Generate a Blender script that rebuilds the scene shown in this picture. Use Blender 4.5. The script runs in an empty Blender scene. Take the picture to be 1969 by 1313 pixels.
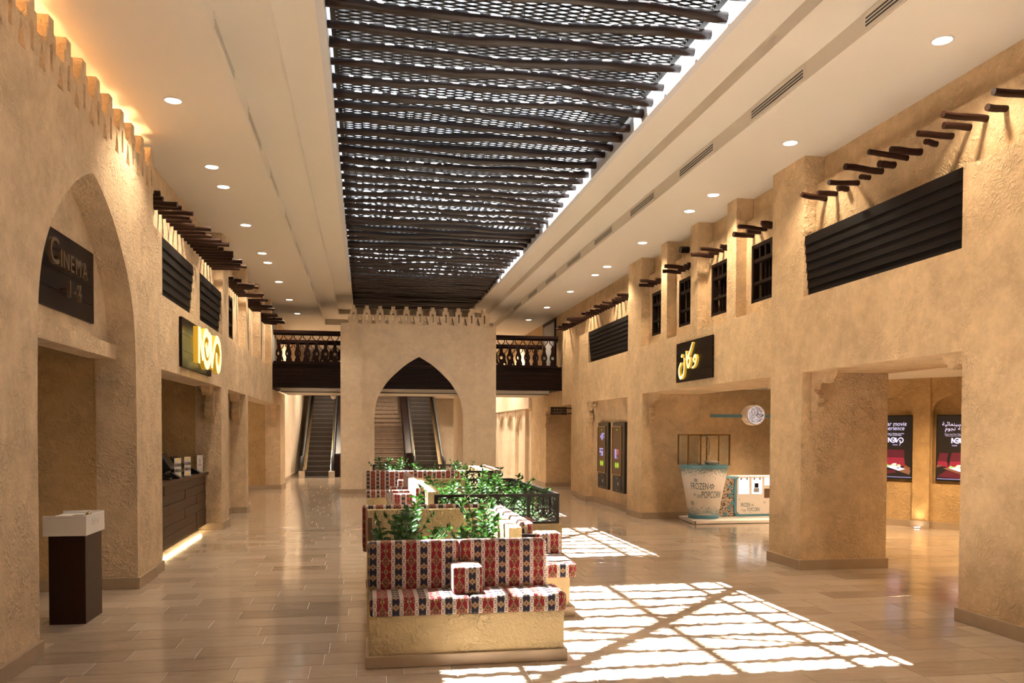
import bpy, bmesh, math, random
from mathutils import Vector, Matrix
random.seed(7)
PI = math.pi
S = bpy.context.scene
COL = S.collection

# ------------------------------------------------------------------ camera
cam_d = bpy.data.cameras.new('camera')
cam_d.sensor_width = 36.0
cam_d.lens = 1597.9 * 36.0 / 1969.0
cam_d.shift_y = (869.08 - 656.5) / 1969.0
cam_d.clip_start = 0.05
cam_d.clip_end = 300
cam = bpy.data.objects.new('camera', cam_d)
COL.objects.link(cam)
def _cam():
    yaw, pitch, roll = .17456, -.025828, .003634
    f = Vector((math.sin(yaw), math.cos(yaw), 0)); r = Vector((math.cos(yaw), -math.sin(yaw), 0)); u = Vector((0, 0, 1))
    f2 = f * math.cos(pitch) + u * math.sin(pitch); u2 = u * math.cos(pitch) - f * math.sin(pitch)
    r3 = r * math.cos(roll) + u2 * math.sin(roll); u3 = u2 * math.cos(roll) - r * math.sin(roll)
    m = Matrix(((r3.x, u3.x, -f2.x, 0), (r3.y, u3.y, -f2.y, 0), (r3.z, u3.z, -f2.z, 1.6), (0, 0, 0, 1)))
    cam.matrix_world = m
_cam()
S.camera = cam

# ------------------------------------------------------------------ sky, sun, exposure
S.view_settings.view_transform = 'Standard'
S.view_settings.look = 'None'
S.view_settings.gamma = 1.0
S.view_settings.use_curve_mapping = False
S.view_settings.exposure = 0.88
SKY_STRENGTH = 0.38
SUN_STRENGTH = 130.0
LAMP_W = 100.0
WARM = (1.0, .78, .54)
w = bpy.data.worlds.new('world'); S.world = w; w.use_nodes = True
wn = w.node_tree.nodes; wl = w.node_tree.links
for n in list(wn): wn.remove(n)
wo = wn.new('ShaderNodeOutputWorld'); wb = wn.new('ShaderNodeBackground'); ws = wn.new('ShaderNodeTexSky')
ws.sky_type = 'NISHITA'; ws.sun_disc = False; ws.sun_elevation = math.radians(76); ws.dust_density = 3.0
wb.inputs['Strength'].default_value = SKY_STRENGTH
wh = wn.new('ShaderNodeMix'); wh.data_type = 'RGBA'; wh.inputs[0].default_value = .7; wbw = wn.new('ShaderNodeRGBToBW'); wt = wn.new('ShaderNodeMix'); wt.data_type = 'RGBA'; wt.blend_type = 'MULTIPLY'; wt.inputs[0].default_value = 1.0; wt.inputs[7].default_value = (.98, 1.0, 1.02, 1)   # hazy, nearly white desert sky
wl.new(ws.outputs[0], wbw.inputs[0]); wl.new(wbw.outputs[0], wt.inputs[6]); wl.new(ws.outputs[0], wh.inputs[6]); wl.new(wt.outputs[2], wh.inputs[7]); wl.new(wh.outputs[2], wb.inputs[0]); wl.new(wb.outputs[0], wo.inputs[0])
sun_d = bpy.data.lights.new('sun', 'SUN'); sun_d.energy = SUN_STRENGTH; sun_d.angle = math.radians(.55); sun_d.color = (1, .97, .92)
sun = bpy.data.objects.new('sun', sun_d); COL.objects.link(sun)
SUN_DIR = Vector((.129, -.2, -1)).normalized()
sun.rotation_euler = SUN_DIR.to_track_quat('-Z', 'Y').to_euler(); sun.location = (0, 10, 20)

def spot(name, loc, power, parent=None, size=100, blend=.9, color=WARM, rad=.08, aim=(0, 0, -1)):
    d = bpy.data.lights.new(name, 'SPOT'); d.energy = power; d.spot_size = math.radians(size); d.spot_blend = blend
    d.color = color; d.shadow_soft_size = rad
    o = bpy.data.objects.new(name, d); COL.objects.link(o)
    o.rotation_euler = Vector(aim).to_track_quat('-Z', 'Y').to_euler()
    if parent is not None:
        o.parent = parent; o.location = Vector(loc) - WLOC[parent.name]
    else: o.location = loc
    return o
def area(name, loc, power, sx, sy, aim, color=WARM):
    d = bpy.data.lights.new(name, 'AREA'); d.shape = 'RECTANGLE'; d.size = sx; d.size_y = sy; d.energy = power; d.color = color
    o = bpy.data.objects.new(name, d); COL.objects.link(o); o.location = loc
    o.rotation_euler = Vector(aim).to_track_quat('-Z', 'Y').to_euler()
    return o

# ------------------------------------------------------------------ node helpers
class V:
    """socket wrapper with arithmetic"""
    nt = None
    def __init__(s, sock): s.s = sock
    @staticmethod
    def op(o, *a):
        n = V.nt.nodes.new('ShaderNodeMath'); n.operation = o
        for i, x in enumerate(a):
            if isinstance(x, V): V.nt.links.new(x.s, n.inputs[i])
            else: n.inputs[i].default_value = x
        return V(n.outputs[0])
    def __add__(s, o): return V.op('ADD', s, o)
    def __radd__(s, o): return V.op('ADD', o, s)
    def __sub__(s, o): return V.op('SUBTRACT', s, o)
    def __rsub__(s, o): return V.op('SUBTRACT', o, s)
    def __mul__(s, o): return V.op('MULTIPLY', s, o)
    def __rmul__(s, o): return V.op('MULTIPLY', o, s)
    def __truediv__(s, o): return V.op('DIVIDE', s, o)
    def lt(s, o): return V.op('LESS_THAN', s, o)
    def gt(s, o): return V.op('GREATER_THAN', s, o)
    def abs(s): return V.op('ABSOLUTE', s)
    def fract(s): return V.op('FRACT', s)
    def pow(s, e): return V.op('POWER', s, e)
    def max(s, o): return V.op('MAXIMUM', s, o)
    def min(s, o): return V.op('MINIMUM', s, o)
    def inv(s): return 1.0 - s
def mixc(fac, a, b, mode='MIX'):
    n = V.nt.nodes.new('ShaderNodeMix'); n.data_type = 'RGBA'; n.blend_type = mode
    for i, x in ((0, fac), (6, a), (7, b)):
        if isinstance(x, V): V.nt.links.new(x.s, n.inputs[i])
        elif i == 0: n.inputs[0].default_value = x
        else: n.inputs[i].default_value = (*x, 1)
    return V(n.outputs[2])
def noise(vec, scale, detail=3, rough=.5, dist=0.0):
    n = V.nt.nodes.new('ShaderNodeTexNoise'); n.inputs['Scale'].default_value = scale; n.inputs['Detail'].default_value = detail
    n.inputs['Roughness'].default_value = rough; n.inputs['Distortion'].default_value = dist
    if vec is not None: V.nt.links.new(vec.s, n.inputs['Vector'])
    return V(n.outputs[0])
def vscale(vec, sc):
    n = V.nt.nodes.new('ShaderNodeVectorMath'); n.operation = 'MULTIPLY'; V.nt.links.new(vec.s, n.inputs[0]); n.inputs[1].default_value = sc
    return V(n.outputs[0])
def sep(vec):
    n = V.nt.nodes.new('ShaderNodeSeparateXYZ'); V.nt.links.new(vec.s, n.inputs[0]); return [V(o) for o in n.outputs]
def new_mat(name):
    m = bpy.data.materials.new(name); m.use_nodes = True; V.nt = m.node_tree
    b = m.node_tree.nodes['Principled BSDF']
    return m, b
def pos():
    return V(V.nt.nodes.new('ShaderNodeNewGeometry').outputs['Position'])
def objc():
    return V(V.nt.nodes.new('ShaderNodeTexCoord').outputs['Object'])
def setb(b, **k):
    for key, v in k.items():
        s = b.inputs[{'base': 'Base Color', 'rough': 'Roughness', 'metal': 'Metallic', 'emit': 'Emission Color', 'estr': 'Emission Strength', 'normal': 'Normal', 'spec': 'Specular IOR Level', 'alpha': 'Alpha', 'sheen': 'Sheen Weight', 'trans': 'Transmission Weight', 'sss': 'Subsurface Weight', 'coat': 'Coat Weight'}[key]]
        if isinstance(v, V): V.nt.links.new(v.s, s)
        elif isinstance(v, tuple): s.default_value = (*v, 1)
        else: s.default_value = v
def bump(h, strength=.5, dist=.01):
    n = V.nt.nodes.new('ShaderNodeBump'); n.inputs['Strength'].default_value = strength; n.inputs['Distance'].default_value = dist
    V.nt.links.new(h.s, n.inputs['Height']); return V(n.outputs[0])

M = {}
def simple(name, base, rough=.5, metal=0.0, vary=.12, scale=8.0, bumpd=0.0, **k):
    m, b = new_mat(name)
    p = objc(); n = noise(p, scale, 4)
    c = mixc(n, tuple(x * (1 - vary) for x in base), tuple(min(1, x * (1 + vary)) for x in base))
    setb(b, base=c, rough=rough, metal=metal, **k)
    if bumpd: setb(b, normal=bump(noise(p, scale * 6, 3), .4, bumpd))
    M[name] = m; return m
def plaster(name, c, vary=.16, ridge=1.0, sc=13.0):
    """trowelled plaster: mottled colour, patches of short trowel ridges over a granular ground"""
    m, b = new_mat(name); p = pos()
    big = noise(p, 1.3, 6, .62); mid = noise(p, 9, 4, .6)
    f = ((big * .55 + mid * .45 - .34) * 2.9).max(0.0).min(1.0)
    col = mixc(f, tuple(x * (1 - vary) for x in c), tuple(min(1, x * (1 + vary * .7)) for x in c))
    r = ((noise(p, sc * .9, 3, .55, 1.0) - .5).abs() * 6.0).min(1.0)
    mk = ((noise(p, 3.1, 3, .6) - .40) * 5.0).max(0.15).min(1.0)
    h = r * mk * .85 + noise(p, sc * 2.6, 4, .68, .5) * .95 + noise(p, 3.0, 2) * .5
    setb(b, base=mixc(r.inv() * mk * (.34 * ridge), col, tuple(x * .62 for x in c)), rough=.9, spec=.15, normal=bump(h, .75 * ridge, .024))
    M[name] = m
plaster('plaster', (.69, .50, .30), .24)
plaster('plaster_left_daylit', (.71, .545, .365), .22)  # same plaster as the right wall; paler pink of daylight put into colour
plaster('plaster_bench', (.62, .48, .27), .1, 1.0, 16)
plaster('plaster_cream_bounce', (.84, .70, .53), .14, .7, 20)  # pale gateway plaster, raised further to stand in for skylight bounce
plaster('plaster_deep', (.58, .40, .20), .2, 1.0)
simple('ceiling_paint', (.67, .62, .545), .85, vary=.02, scale=2)
simple('white_wall', (.55, .55, .56), .7, vary=.05, scale=3)
simple('grout', (.60, .53, .44), .8)
simple('limestone', (.38, .285, .19), .45, vary=.15, scale=5)
simple('wood_black', (.011, .006, .0045), .45, vary=.3, scale=6, spec=.14)
simple('metal_dark', (.018, .012, .010), .42, vary=.2)
simple('mesh_dark', (.012, .013, .013), .5, vary=.2)
simple('soil', (.03, .02, .012), .95, vary=.4, scale=40, bumpd=.01)
simple('white_lacquer', (.82, .80, .78), .25, vary=.02)
simple('black_plastic', (.010, .010, .010), .25, vary=.1)
simple('grey_plastic', (.30, .30, .30), .4)
simple('chrome', (.75, .74, .72), .15, 1.0, vary=.03)
simple('bronze', (.46, .34, .19), .25, 1.0, vary=.15)
simple('brass_letter', (.13, .09, .055), .4, .35, vary=.1)
simple('rubber', (.012, .012, .013), .45)
simple('step_metal', (.085, .075, .072), .38, .75, vary=.3, scale=20)
simple('step_edge', (.17, .165, .17), .35, .6, vary=.1)
simple('teal', (.10, .27, .36), .4, vary=.04)
simple('teal_dark', (.045, .13, .16), .5, vary=.04)
simple('teal_frost', (.22, .33, .34), .5, vary=.1)
simple('kiosk_white', (.80, .73, .66), .35, vary=.02)
simple('stair_stone', (.17, .12, .085), .5, vary=.35, scale=9)
simple('popcorn', (.62, .50, .40), .8, vary=.3, scale=60)
simple('twig', (.30, .20, .11), .8, vary=.2)
simple('stem', (.10, .16, .04), .6, vary=.2)
simple('brown_panel', (.13, .075, .04), .4)
simple('clear_plastic', (.75, .78, .8), .2, vary=.02)

def wood(name, c, sx=(3, 40, 40), rough=.42, bd=.004, vary=.45, spec=.18):
    m, b = new_mat(name); p = objc(); g = noise(vscale(p, sx), 1.0, 5, .6, .4)
    setb(b, base=mixc(g, tuple(x * (1 - vary) for x in c), tuple(x * (1 + vary) for x in c)), rough=rough, spec=spec, normal=bump(g, .5, bd)); M[name] = m
wood('pole_wood', (.015, .006, .0045), (4, 30, 30), .36, .006, spec=.4)
wood('stub_wood', (.026, .010, .006), (6, 40, 40), .5, .006)
wood('louver_wood', (.006, .0036, .003), (30, 2, 30), .62, .003)
wood('counter_wood', (.075, .042, .024), (30, 1.6, 26), .45, .004, .5)
wood('lectern_wood', (.030, .012, .008), (60, 60, 3), .3, .001, .3)
wood('fascia_wood', (.010, .004, .0035), (2, 30, 30), .35, .002)

def travertine():
    m, b = new_mat('travertine')
    a = V.nt.nodes.new('ShaderNodeAttribute'); a.attribute_name = 'tint'; t = V(a.outputs['Fac'])
    p = pos(); v = noise(vscale(p, (2.2, 9, 1)), 1.0, 6, .6, 1.3); d = noise(p, 26, 3)
    f = (t * .75 + (v - .35) * .9 + (d - .5) * .25).max(0.0).min(1.0)
    c = mixc(f, (.50, .405, .315), (.30, .225, .163))
    setb(b, base=c, rough=(.06 + d * .10), spec=.65); M['travertine'] = m
travertine()

def fabric():
    m, b = new_mat('kilim_fabric')
    uv = V(V.nt.nodes.new('ShaderNodeUVMap').outputs[0]); u, v, _ = sep(uv)
    t = (u / .178).fract()
    red = (.19, .004, .014); gold = (.36, .235, .11); brown = (.12, .055, .032); navy = (.008, .010, .028); cream = (.72, .66, .56); tan = (.34, .20, .11); blk = (.03, .02, .02)
    # red band
    r = ((t - .79) / .21).abs(); vv = (v / .15).fract()
    d1 = r / .80 + (vv - .5).abs() / .34; d2 = r / .46 + vv.min(vv.inv()) / .17
    chk = ((v / .02).fract() - .5).abs() + ((u / .02).fract() - .5).abs()
    R = mixc(d1.lt(1.0), red, gold); R = mixc(d1.lt(.88), R, brown); R = mixc(d1.lt(.88) * chk.gt(.74), R, tan); R = mixc(d1.lt(.36), R, red); R = mixc(d1.lt(.16), R, gold)
    R = mixc(d2.lt(1.0), R, gold); R = mixc(d2.lt(.8) * chk.gt(.45), R, brown)
    e = (r - .80).abs() / .2 + ((v / .075 + .5).fract() - .5).abs() / .22
    R = mixc(e.lt(1.0) * chk.gt(.45), R, gold)
    # navy band
    q = ((t - .29) / .14).abs(); w1 = (v / .075 - q * .42).fract(); w2 = (v / .075 + q * .42).fract()
    ch = (w1 - .22).abs().lt(.10).max((w2 - .72).abs().lt(.10)); dd = q / .42 + ((v / .075).fract() - .47).abs() / .17
    N = mixc(ch * q.lt(.86), navy, tan); N = mixc(dd.lt(1.0), N, gold); N = mixc(dd.lt(.55), N, navy)
    # cream borders
    tb = ((t - .075).abs()).min((t - .505).abs()) / .075
    hx = (tb - (.30 + (((v / .05).fract() - .5).abs() * 1.1))).abs().lt(.12); dot = tb.lt(.20) * (v / .018).fract().lt(.55)
    B = mixc(hx, cream, blk); B = mixc(dot, B, red)
    isr = t.gt(.58); isn = t.gt(.15) * t.lt(.43)
    c = mixc(isn, mixc(isr, B, R), N)
    n = noise(uv, 900, 2)
    setb(b, base=mixc(n * .25, c, (.10, .07, .06)), rough=.88, spec=.2, sheen=.15, normal=bump(noise(uv, 1200, 2), .25, .002)); M['kilim_fabric'] = m
fabric()

def leafmat(name, c1, c2):
    m, b = new_mat(name); oi = V(V.nt.nodes.new('ShaderNodeObjectInfo').outputs['Random']); n = noise(pos(), 9, 3)
    f = (oi * .5 + n * .6).min(1.0)
    setb(b, base=mixc(f, c1, c2), rough=.28, spec=.5, sss=.0)
    tr = V.nt.nodes.new('ShaderNodeBsdfTranslucent'); V.nt.links.new(mixc(f, tuple(x * 1.5 for x in c2), tuple(x * 2 for x in c2)).s, tr.inputs[0])
    mx = V.nt.nodes.new('ShaderNodeMixShader'); mx.inputs[0].default_value = .2
    V.nt.links.new(b.outputs[0], mx.inputs[1]); V.nt.links.new(tr.outputs[0], mx.inputs[2])
    V.nt.links.new(mx.outputs[0], V.nt.nodes['Material Output'].inputs[0]); M[name] = m
leafmat('leaf', (.006, .020, .007), (.032, .09, .012))
leafmat('leaf_pale', (.015, .06, .02), (.10, .19, .07))

def glass(name, tint=(.95, .97, .98), gloss=.08):
    m = bpy.data.materials.new(name); m.use_nodes = True; nt = m.node_tree; V.nt = nt
    for n in list(nt.nodes): nt.nodes.remove(n)
    o = nt.nodes.new('ShaderNodeOutputMaterial'); t = nt.nodes.new('ShaderNodeBsdfTransparent'); g = nt.nodes.new('ShaderNodeBsdfGlossy'); x = nt.nodes.new('ShaderNodeMixShader')
    t.inputs[0].default_value = (*tint, 1); g.inputs['Roughness'].default_value = .03; x.inputs[0].default_value = gloss
    nt.links.new(t.outputs[0], x.inputs[1]); nt.links.new(g.outputs[0], x.inputs[2]); nt.links.new(x.outputs[0], o.inputs[0]); M[name] = m
glass('glass'); glass('roof_glass', (.96, .98, 1.0), .04); glass('dark_glass', (.05, .05, .055), .12); glass('smoked_glass', (.45, .36, .26), .12)
def emis(name, c, s):
    m, b = new_mat(name); setb(b, base=c, emit=c, estr=s, rough=.5); M[name] = m
emis('lamp_lens', (1, .93, .82), 9.0)
emis('letter_face', (1, .86, .32), 1.0)
emis('letter_side', (.62, .36, .02), .22)
emis('strip_glow', (1, .72, .35), 3.0)
emis('screen_black', (.010, .007, .006), .35)
emis('screen_white', (.52, .50, .74), .75)
emis('screen_red', (.20, .010, .028), .6)
emis('screen_dark_red', (.075, .006, .014), .6)
emis('screen_green', (.16, .34, .06), .9)
emis('screen_food', (.62, .45, .22), .9)
emis('screen_wood', (.14, .06, .03), .8)
emis('screen_blue', (.20, .19, .42), .8)
emis('screen_lime', (.20, .34, .02), .8)
emis('screen_brown', (.055, .026, .008), .5)
emis('screen_orange', (.22, .05, .02), .6)
emis('lit_case', (.75, .85, .95), .40)
emis('roundel_face', (.65, .66, .75), .35)

# ------------------------------------------------------------------ mesh builder
WLOC = {}
class MB:
    def __init__(s): s.v = []; s.f = []; s.uv = {}; s.mi = []
    def add(s, vs, fs, mi=0):
        o = len(s.v); s.v += [tuple(p) for p in vs]
        for f in fs: s.f.append(tuple(i + o for i in f)); s.mi.append(mi)
        return s
    def box(s, x0, x1, y0, y1, z0, z1, mi=0):
        x0, x1 = min(x0, x1), max(x0, x1); y0, y1 = min(y0, y1), max(y0, y1); z0, z1 = min(z0, z1), max(z0, z1)
        return s.add([(x0, y0, z0), (x1, y0, z0), (x1, y1, z0), (x0, y1, z0), (x0, y0, z1), (x1, y0, z1), (x1, y1, z1), (x0, y1, z1)],
                     [(0, 3, 2, 1), (4, 5, 6, 7), (0, 1, 5, 4), (1, 2, 6, 5), (2, 3, 7, 6), (3, 0, 4, 7)], mi)
    def prism(s, pts, axis, a0, a1, mi=0):
        """extrude a polygon. axis x: pts=(y,z); y: pts=(x,z); z: pts=(x,y)"""
        def P(p, a): return {'x': (a, p[0], p[1]), 'y': (p[0], a, p[1]), 'z': (p[0], p[1], a)}[axis]
        n = len(pts); vs = [P(p, a0) for p in pts] + [P(p, a1) for p in pts]
        fs = [tuple(range(n)), tuple(range(2 * n - 1, n - 1, -1))] + [(i, (i + 1) % n, n + (i + 1) % n, n + i) for i in range(n)]
        return s.add(vs, fs, mi)
    def tube(s, pts, rad, n=8, cap=True, mi=0):
        pts = [Vector(p) for p in pts]; rs = rad if isinstance(rad, (list, tuple)) else [rad] * len(pts)
        d0 = (pts[1] - pts[0]).normalized(); up = Vector((0, 0, 1)) if abs(d0.z) < .9 else Vector((1, 0, 0)); vs = []; k = len(pts)
        for i, p in enumerate(pts):
            d = (pts[min(i + 1, k - 1)] - pts[max(i - 1, 0)]).normalized(); a = d.cross(up).normalized(); b = a.cross(d).normalized()
            up = b
            for j in range(n):
                t = 2 * PI * j / n; vs.append(p + (a * math.cos(t) + b * math.sin(t)) * rs[i])
        fs = [(i * n + j, i * n + (j + 1) % n, (i + 1) * n + (j + 1) % n, (i + 1) * n + j) for i in range(k - 1) for j in range(n)]
        if cap: fs += [tuple(range(n - 1, -1, -1)), tuple((k - 1) * n + j for j in range(n))]
        return s.add(vs, fs, mi)
    def lathe(s, c, prof, n=24, mi=0):
        vs = []; k = len(prof)
        for r, z in prof:
            for j in range(n): vs.append((c[0] + r * math.cos(2 * PI * j / n), c[1] + r * math.sin(2 * PI * j / n), c[2] + z))
        fs = [(i * n + j, i * n + (j + 1) % n, (i + 1) * n + (j + 1) % n, (i + 1) * n + j) for i in range(k - 1) for j in range(n)]
        fs += [tuple(range(n - 1, -1, -1)), tuple((k - 1) * n + j for j in range(n))]
        return s.add(vs, fs, mi)
    def stroke(s, pts, wd, d0, d1, fn, spline=True, mi=0, closed=False):
        """flat ribbon of width wd along 2D pts, extruded d0..d1; fn(x,y,d) -> 3D"""
        if spline: pts = catmull(pts, 6, closed)
        n = len(pts); L = []; Rr = []
        for i in range(n):
            if closed: a, b = pts[i - 1], pts[(i + 1) % n]
            else: a, b = pts[max(0, i - 1)], pts[min(n - 1, i + 1)]
            dx, dy = b[0] - a[0], b[1] - a[1]; l = math.hypot(dx, dy) or 1; h = wd(i / (n - 1)) / 2 if callable(wd) else wd / 2
            L.append((pts[i][0] - dy / l * h, pts[i][1] + dx / l * h)); Rr.append((pts[i][0] + dy / l * h, pts[i][1] - dx / l * h))
        vs = []
        for i in range(n): vs += [fn(*L[i], d0), fn(*Rr[i], d0), fn(*L[i], d1), fn(*Rr[i], d1)]
        m = n if closed else n - 1
        for i in range(m):
            pass
        fs = []; fm = []
        for i in range(m):
            a = 4 * i; b = 4 * ((i + 1) % n)
            fs += [(a + 2, b + 2, b + 3, a + 3), (a, a + 1, b + 1, b), (a, b, b + 2, a + 2), (a + 1, a + 3, b + 3, b + 1)]; fm += [mi, mi, mi + 1, mi + 1]
        if not closed: fs += [(0, 2, 3, 1), (4 * n - 4, 4 * n - 3, 4 * n - 1, 4 * n - 2)]; fm += [mi + 1] * 2
        o = len(s.v); s.v += [tuple(p) for p in vs]
        for f, q in zip(fs, fm): s.f.append(tuple(i + o for i in f)); s.mi.append(q)
        return s
    def mesh(s, name, mats, off=Vector((0, 0, 0)), smooth=False):
        me = bpy.data.meshes.new(name)
        me.from_pydata([(x - off.x, y - off.y, z - off.z) for x, y, z in s.v], [], s.f)
        if not isinstance(mats, (list, tuple)): mats = [mats]
        for m in mats: me.materials.append(M[m])
        if len(mats) > 1:
            me.polygons.foreach_set('material_index', [min(i, len(mats) - 1) for i in s.mi])
        if smooth: me.polygons.foreach_set('use_smooth', [True] * len(me.polygons))
        me.update(); return me
    def build(s, name, mats, parent=None, smooth=False, bev=0.0, segs=2, fix=True):
        off = WLOC[parent.name] if parent is not None else Vector((0, 0, 0))
        me = s.mesh(name, mats, off, smooth)
        if fix:
            bm = bmesh.new(); bm.from_mesh(me); bmesh.ops.recalc_face_normals(bm, faces=bm.faces); bm.to_mesh(me); bm.free()
        return link(name, me, parent, bev, segs)
def link(name, me, parent=None, bev=0.0, segs=2):
    o = bpy.data.objects.new(name, me); COL.objects.link(o)
    if parent is not None: o.parent = parent; WLOC[o.name] = WLOC[parent.name]
    else: WLOC[o.name] = Vector((0, 0, 0))
    if bev:
        b = o.modifiers.new('bevel', 'BEVEL'); b.width = bev; b.segments = segs; b.limit_method = 'ANGLE'
    return o
def catmull(p, k=6, closed=False):
    out = []; n = len(p)
    for i in range(n if closed else n - 1):
        if closed: a, b, c, d = p[i - 1], p[i], p[(i + 1) % n], p[(i + 2) % n]
        else: a, b, c, d = p[max(0, i - 1)], p[i], p[i + 1], p[min(n - 1, i + 2)]
        for j in range(k):
            t = j / k
            out.append(tuple(.5 * (2 * b[q] + (c[q] - a[q]) * t + (2 * a[q] - 5 * b[q] + 4 * c[q] - d[q]) * t * t + (3 * b[q] - a[q] - 3 * c[q] + d[q]) * t ** 3) for q in range(len(b))))
    if not closed: out.append(tuple(p[-1]))
    return out
def tag(o, label, cat=None, group=None, kind=None):
    o['label'] = label
    if cat: o['category'] = cat
    if group: o['group'] = group
    if kind: o['kind'] = kind
    return o
def thing(name, label, cat, loc, group=None):
    o = bpy.data.objects.new(name, None); COL.objects.link(o); o.location = loc; o.empty_display_size = .1
    WLOC[o.name] = Vector(loc); return tag(o, label, cat, group)
def struct(o, label=None):
    o['kind'] = 'structure'
    if label: o['label'] = label
    return o
ORD = ['first', 'second', 'third', 'fourth', 'fifth', 'sixth', 'seventh', 'eighth', 'ninth', 'tenth', 'eleventh', 'twelfth', 'thirteenth', 'fourteenth', 'fifteenth', 'sixteenth', 'seventeenth', 'eighteenth', 'nineteenth', 'twentieth']
TENS = {2: 'twenty', 3: 'thirty', 4: 'forty', 5: 'fifty', 6: 'sixty', 7: 'seventy', 8: 'eighty'}
def nth(i):
    i += 1
    if i <= 20: return ORD[i - 1]
    t, r = divmod(i, 10)
    return (TENS[t][:-1] + 'ieth') if r == 0 else TENS[t] + '-' + ORD[r - 1]
def wall_open(mb, xa, xb, y0, y1, z0, z1, op=()):
    ys = sorted({y0, y1, *[min(max(q, y0), y1) for o in op for q in o[:2]]}); zs = sorted({z0, z1, *[min(max(q, z0), z1) for o in op for q in o[2:]]})
    for a, b in zip(ys, ys[1:]):
        run = None
        for c, d in zip(zs, zs[1:]):
            m, n = (a + b) / 2, (c + d) / 2
            hole = any(o[0] < m < o[1] and o[2] < n < o[3] for o in op)
            if hole:
                if run: mb.box(xa, xb, a, b, *run)
                run = None
            else: run = (run[0], d) if run else (c, d)
        if run: mb.box(xa, xb, a, b, *run)
def text_mesh(body, size, ext=0.0, font=None, shear=0.0, sx=1.0):
    c = bpy.data.curves.new('t', 'FONT'); c.body = body; c.size = size; c.extrude = ext; c.shear = shear; c.resolution_u = 3
    o = bpy.data.objects.new('t', c); COL.objects.link(o)
    dg = bpy.context.evaluated_depsgraph_get(); dg.update()
    me = bpy.data.meshes.new_from_object(o.evaluated_get(dg)); bpy.data.objects.remove(o); bpy.data.curves.remove(c)
    for v in me.vertices: v.co.x *= sx
    return me
def width(me): xs = [v.co.x for v in me.vertices]; return (min(xs), max(xs)) if xs else (0, 0)
def basis(o, ex, ey, ez): return Matrix(((ex[0], ey[0], ez[0], o[0]), (ex[1], ey[1], ez[1], o[1]), (ex[2], ey[2], ez[2], o[2]), (0, 0, 0, 1)))
def text_part(name, body, size, ext, mat, parent, o, ex, ey, ez, **k):
    me = text_mesh(body, size, ext, **k); me.materials.clear(); me.materials.append(M[mat]); me.name = name
    me.transform(basis(Vector(o) - WLOC[parent.name], ex, ey, ez)); return link(name, me, parent)
FL = ((0, 1, 0), (0, 0, 1), (1, 0, 0))        # axes of a sign on the left wall
FR = ((0, -1, 0), (0, 0, 1), (-1, 0, 0))      # axes of a sign on the right wall
FF = ((1, 0, 0), (0, 0, 1), (0, -1, 0))       # axes of a sign facing the entrance

# ------------------------------------------------------------------ key dimensions (metres)
XL, XR, ZC = -2.25, 4.95, 4.755
Y0 = -4.0

# ================================================================== FLOOR
fl = struct(MB().box(-7, 11.5, Y0 - .2, 38, -.12, -.005).build('floor', 'grout'), 'polished travertine floor of staggered rectangular tiles')
def tile_mesh(mb, x0, x1, y0, y1):
    g = .0016; b = .0035; zt = 0.0; zb = -.006
    x0 += g; x1 -= g; y0 += g; y1 -= g
    mb.add([(x0, y0, zb), (x1, y0, zb), (x1, y1, zb), (x0, y1, zb), (x0 + b, y0 + b, zt), (x1 - b, y0 + b, zt), (x1 - b, y1 - b, zt), (x0 + b, y1 - b, zt)],
           [(4, 5, 6, 7), (0, 1, 5, 4), (1, 2, 6, 5), (2, 3, 7, 6), (3, 0, 4, 7)])
def tint_attr(me, vals, per):
    a = me.attributes.new('tint', 'FLOAT', 'FACE'); out = []
    for v in vals: out += [v] * per
    a.data.foreach_set('value', out)
rt = random.Random(3)
rest = MB(); rest_t = []; n_tile = 0
y = Y0
while y < 34:
    h = .305; x = -6.6 - rt.random() * .6
    while x < 11.3:
        ln = rt.choice((.31, .46, .46, .61, .61, .76, .92)); t = min(1, max(0, rt.gauss(.36, .26)))
        near = 4.75 < y < 12.2 and -2.3 < x + ln * .5 < 4.96 and n_tile < 300
        if y < 13 or -4 < x < 8.5 or rt.random() < 2:
            if near:
                mb = MB(); tile_mesh(mb, x, x + ln, y, y + h); me = mb.mesh('tile', 'travertine'); tint_attr(me, [t], 5); link('tile', me, fl); n_tile += 1
            else: tile_mesh(rest, x, x + ln, y, y + h); rest_t.append(t)
        x += ln
    y += h
me = rest.mesh('tile_field', 'travertine'); tint_attr(me, rest_t, 5); link('tile_field', me, fl)['kind'] = 'stuff'

# ================================================================== RIGHT WALL
mb = MB()
BAYS_R = [(9.61, 10.63), (10.92, 11.95), (12.23, 13.25), (13.53, 14.56)]
D1 = (6.25, 8.86, 0, 2.285); D2 = (9.61, 14.47, 0, 2.28); D3 = (15.32, 18.33, 0, 2.254)
wall_open(mb, XR, 6.045, Y0, 19.06, 0, 3.0, [D1, D2, D3])
mb.box(5.10, 5.25, 15.32, 18.33, 0, 2.3)
up = [(6.28, 8.85, 3.15, 3.9), (15.33, 18.2, 3.13, 3.9)] + [(a, b, 3.14, 3.9) for a, b in BAYS_R]
wall_open(mb, XR, 5.10, Y0, 19.06, 3.0, 3.83, up)
WR = [(a + .16, b - .15, 3.31, 4.08) for a, b in BAYS_R]
wall_open(mb, 5.10, 5.20, Y0, 21.3, 3.0, 4.43, WR)
for a, b, c, d in WR: mb.box(5.34, 5.40, a - .05, b + .05, c - .05, d + .05)
wall_open(mb, 5.20, 5.34, Y0, 36.9, 2.5, ZC + .1, WR)
for a, b in [(8.86, 9.61), (10.63, 10.92), (11.95, 12.23), (13.25, 13.53), (14.56, 15.31)]:
    mb.box(XR, 5.22, a, b, 3.83, ZC + .02); mb.box(XR + .02, 5.22, a + .001, b - .001, 3.1, 3.9)
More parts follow.
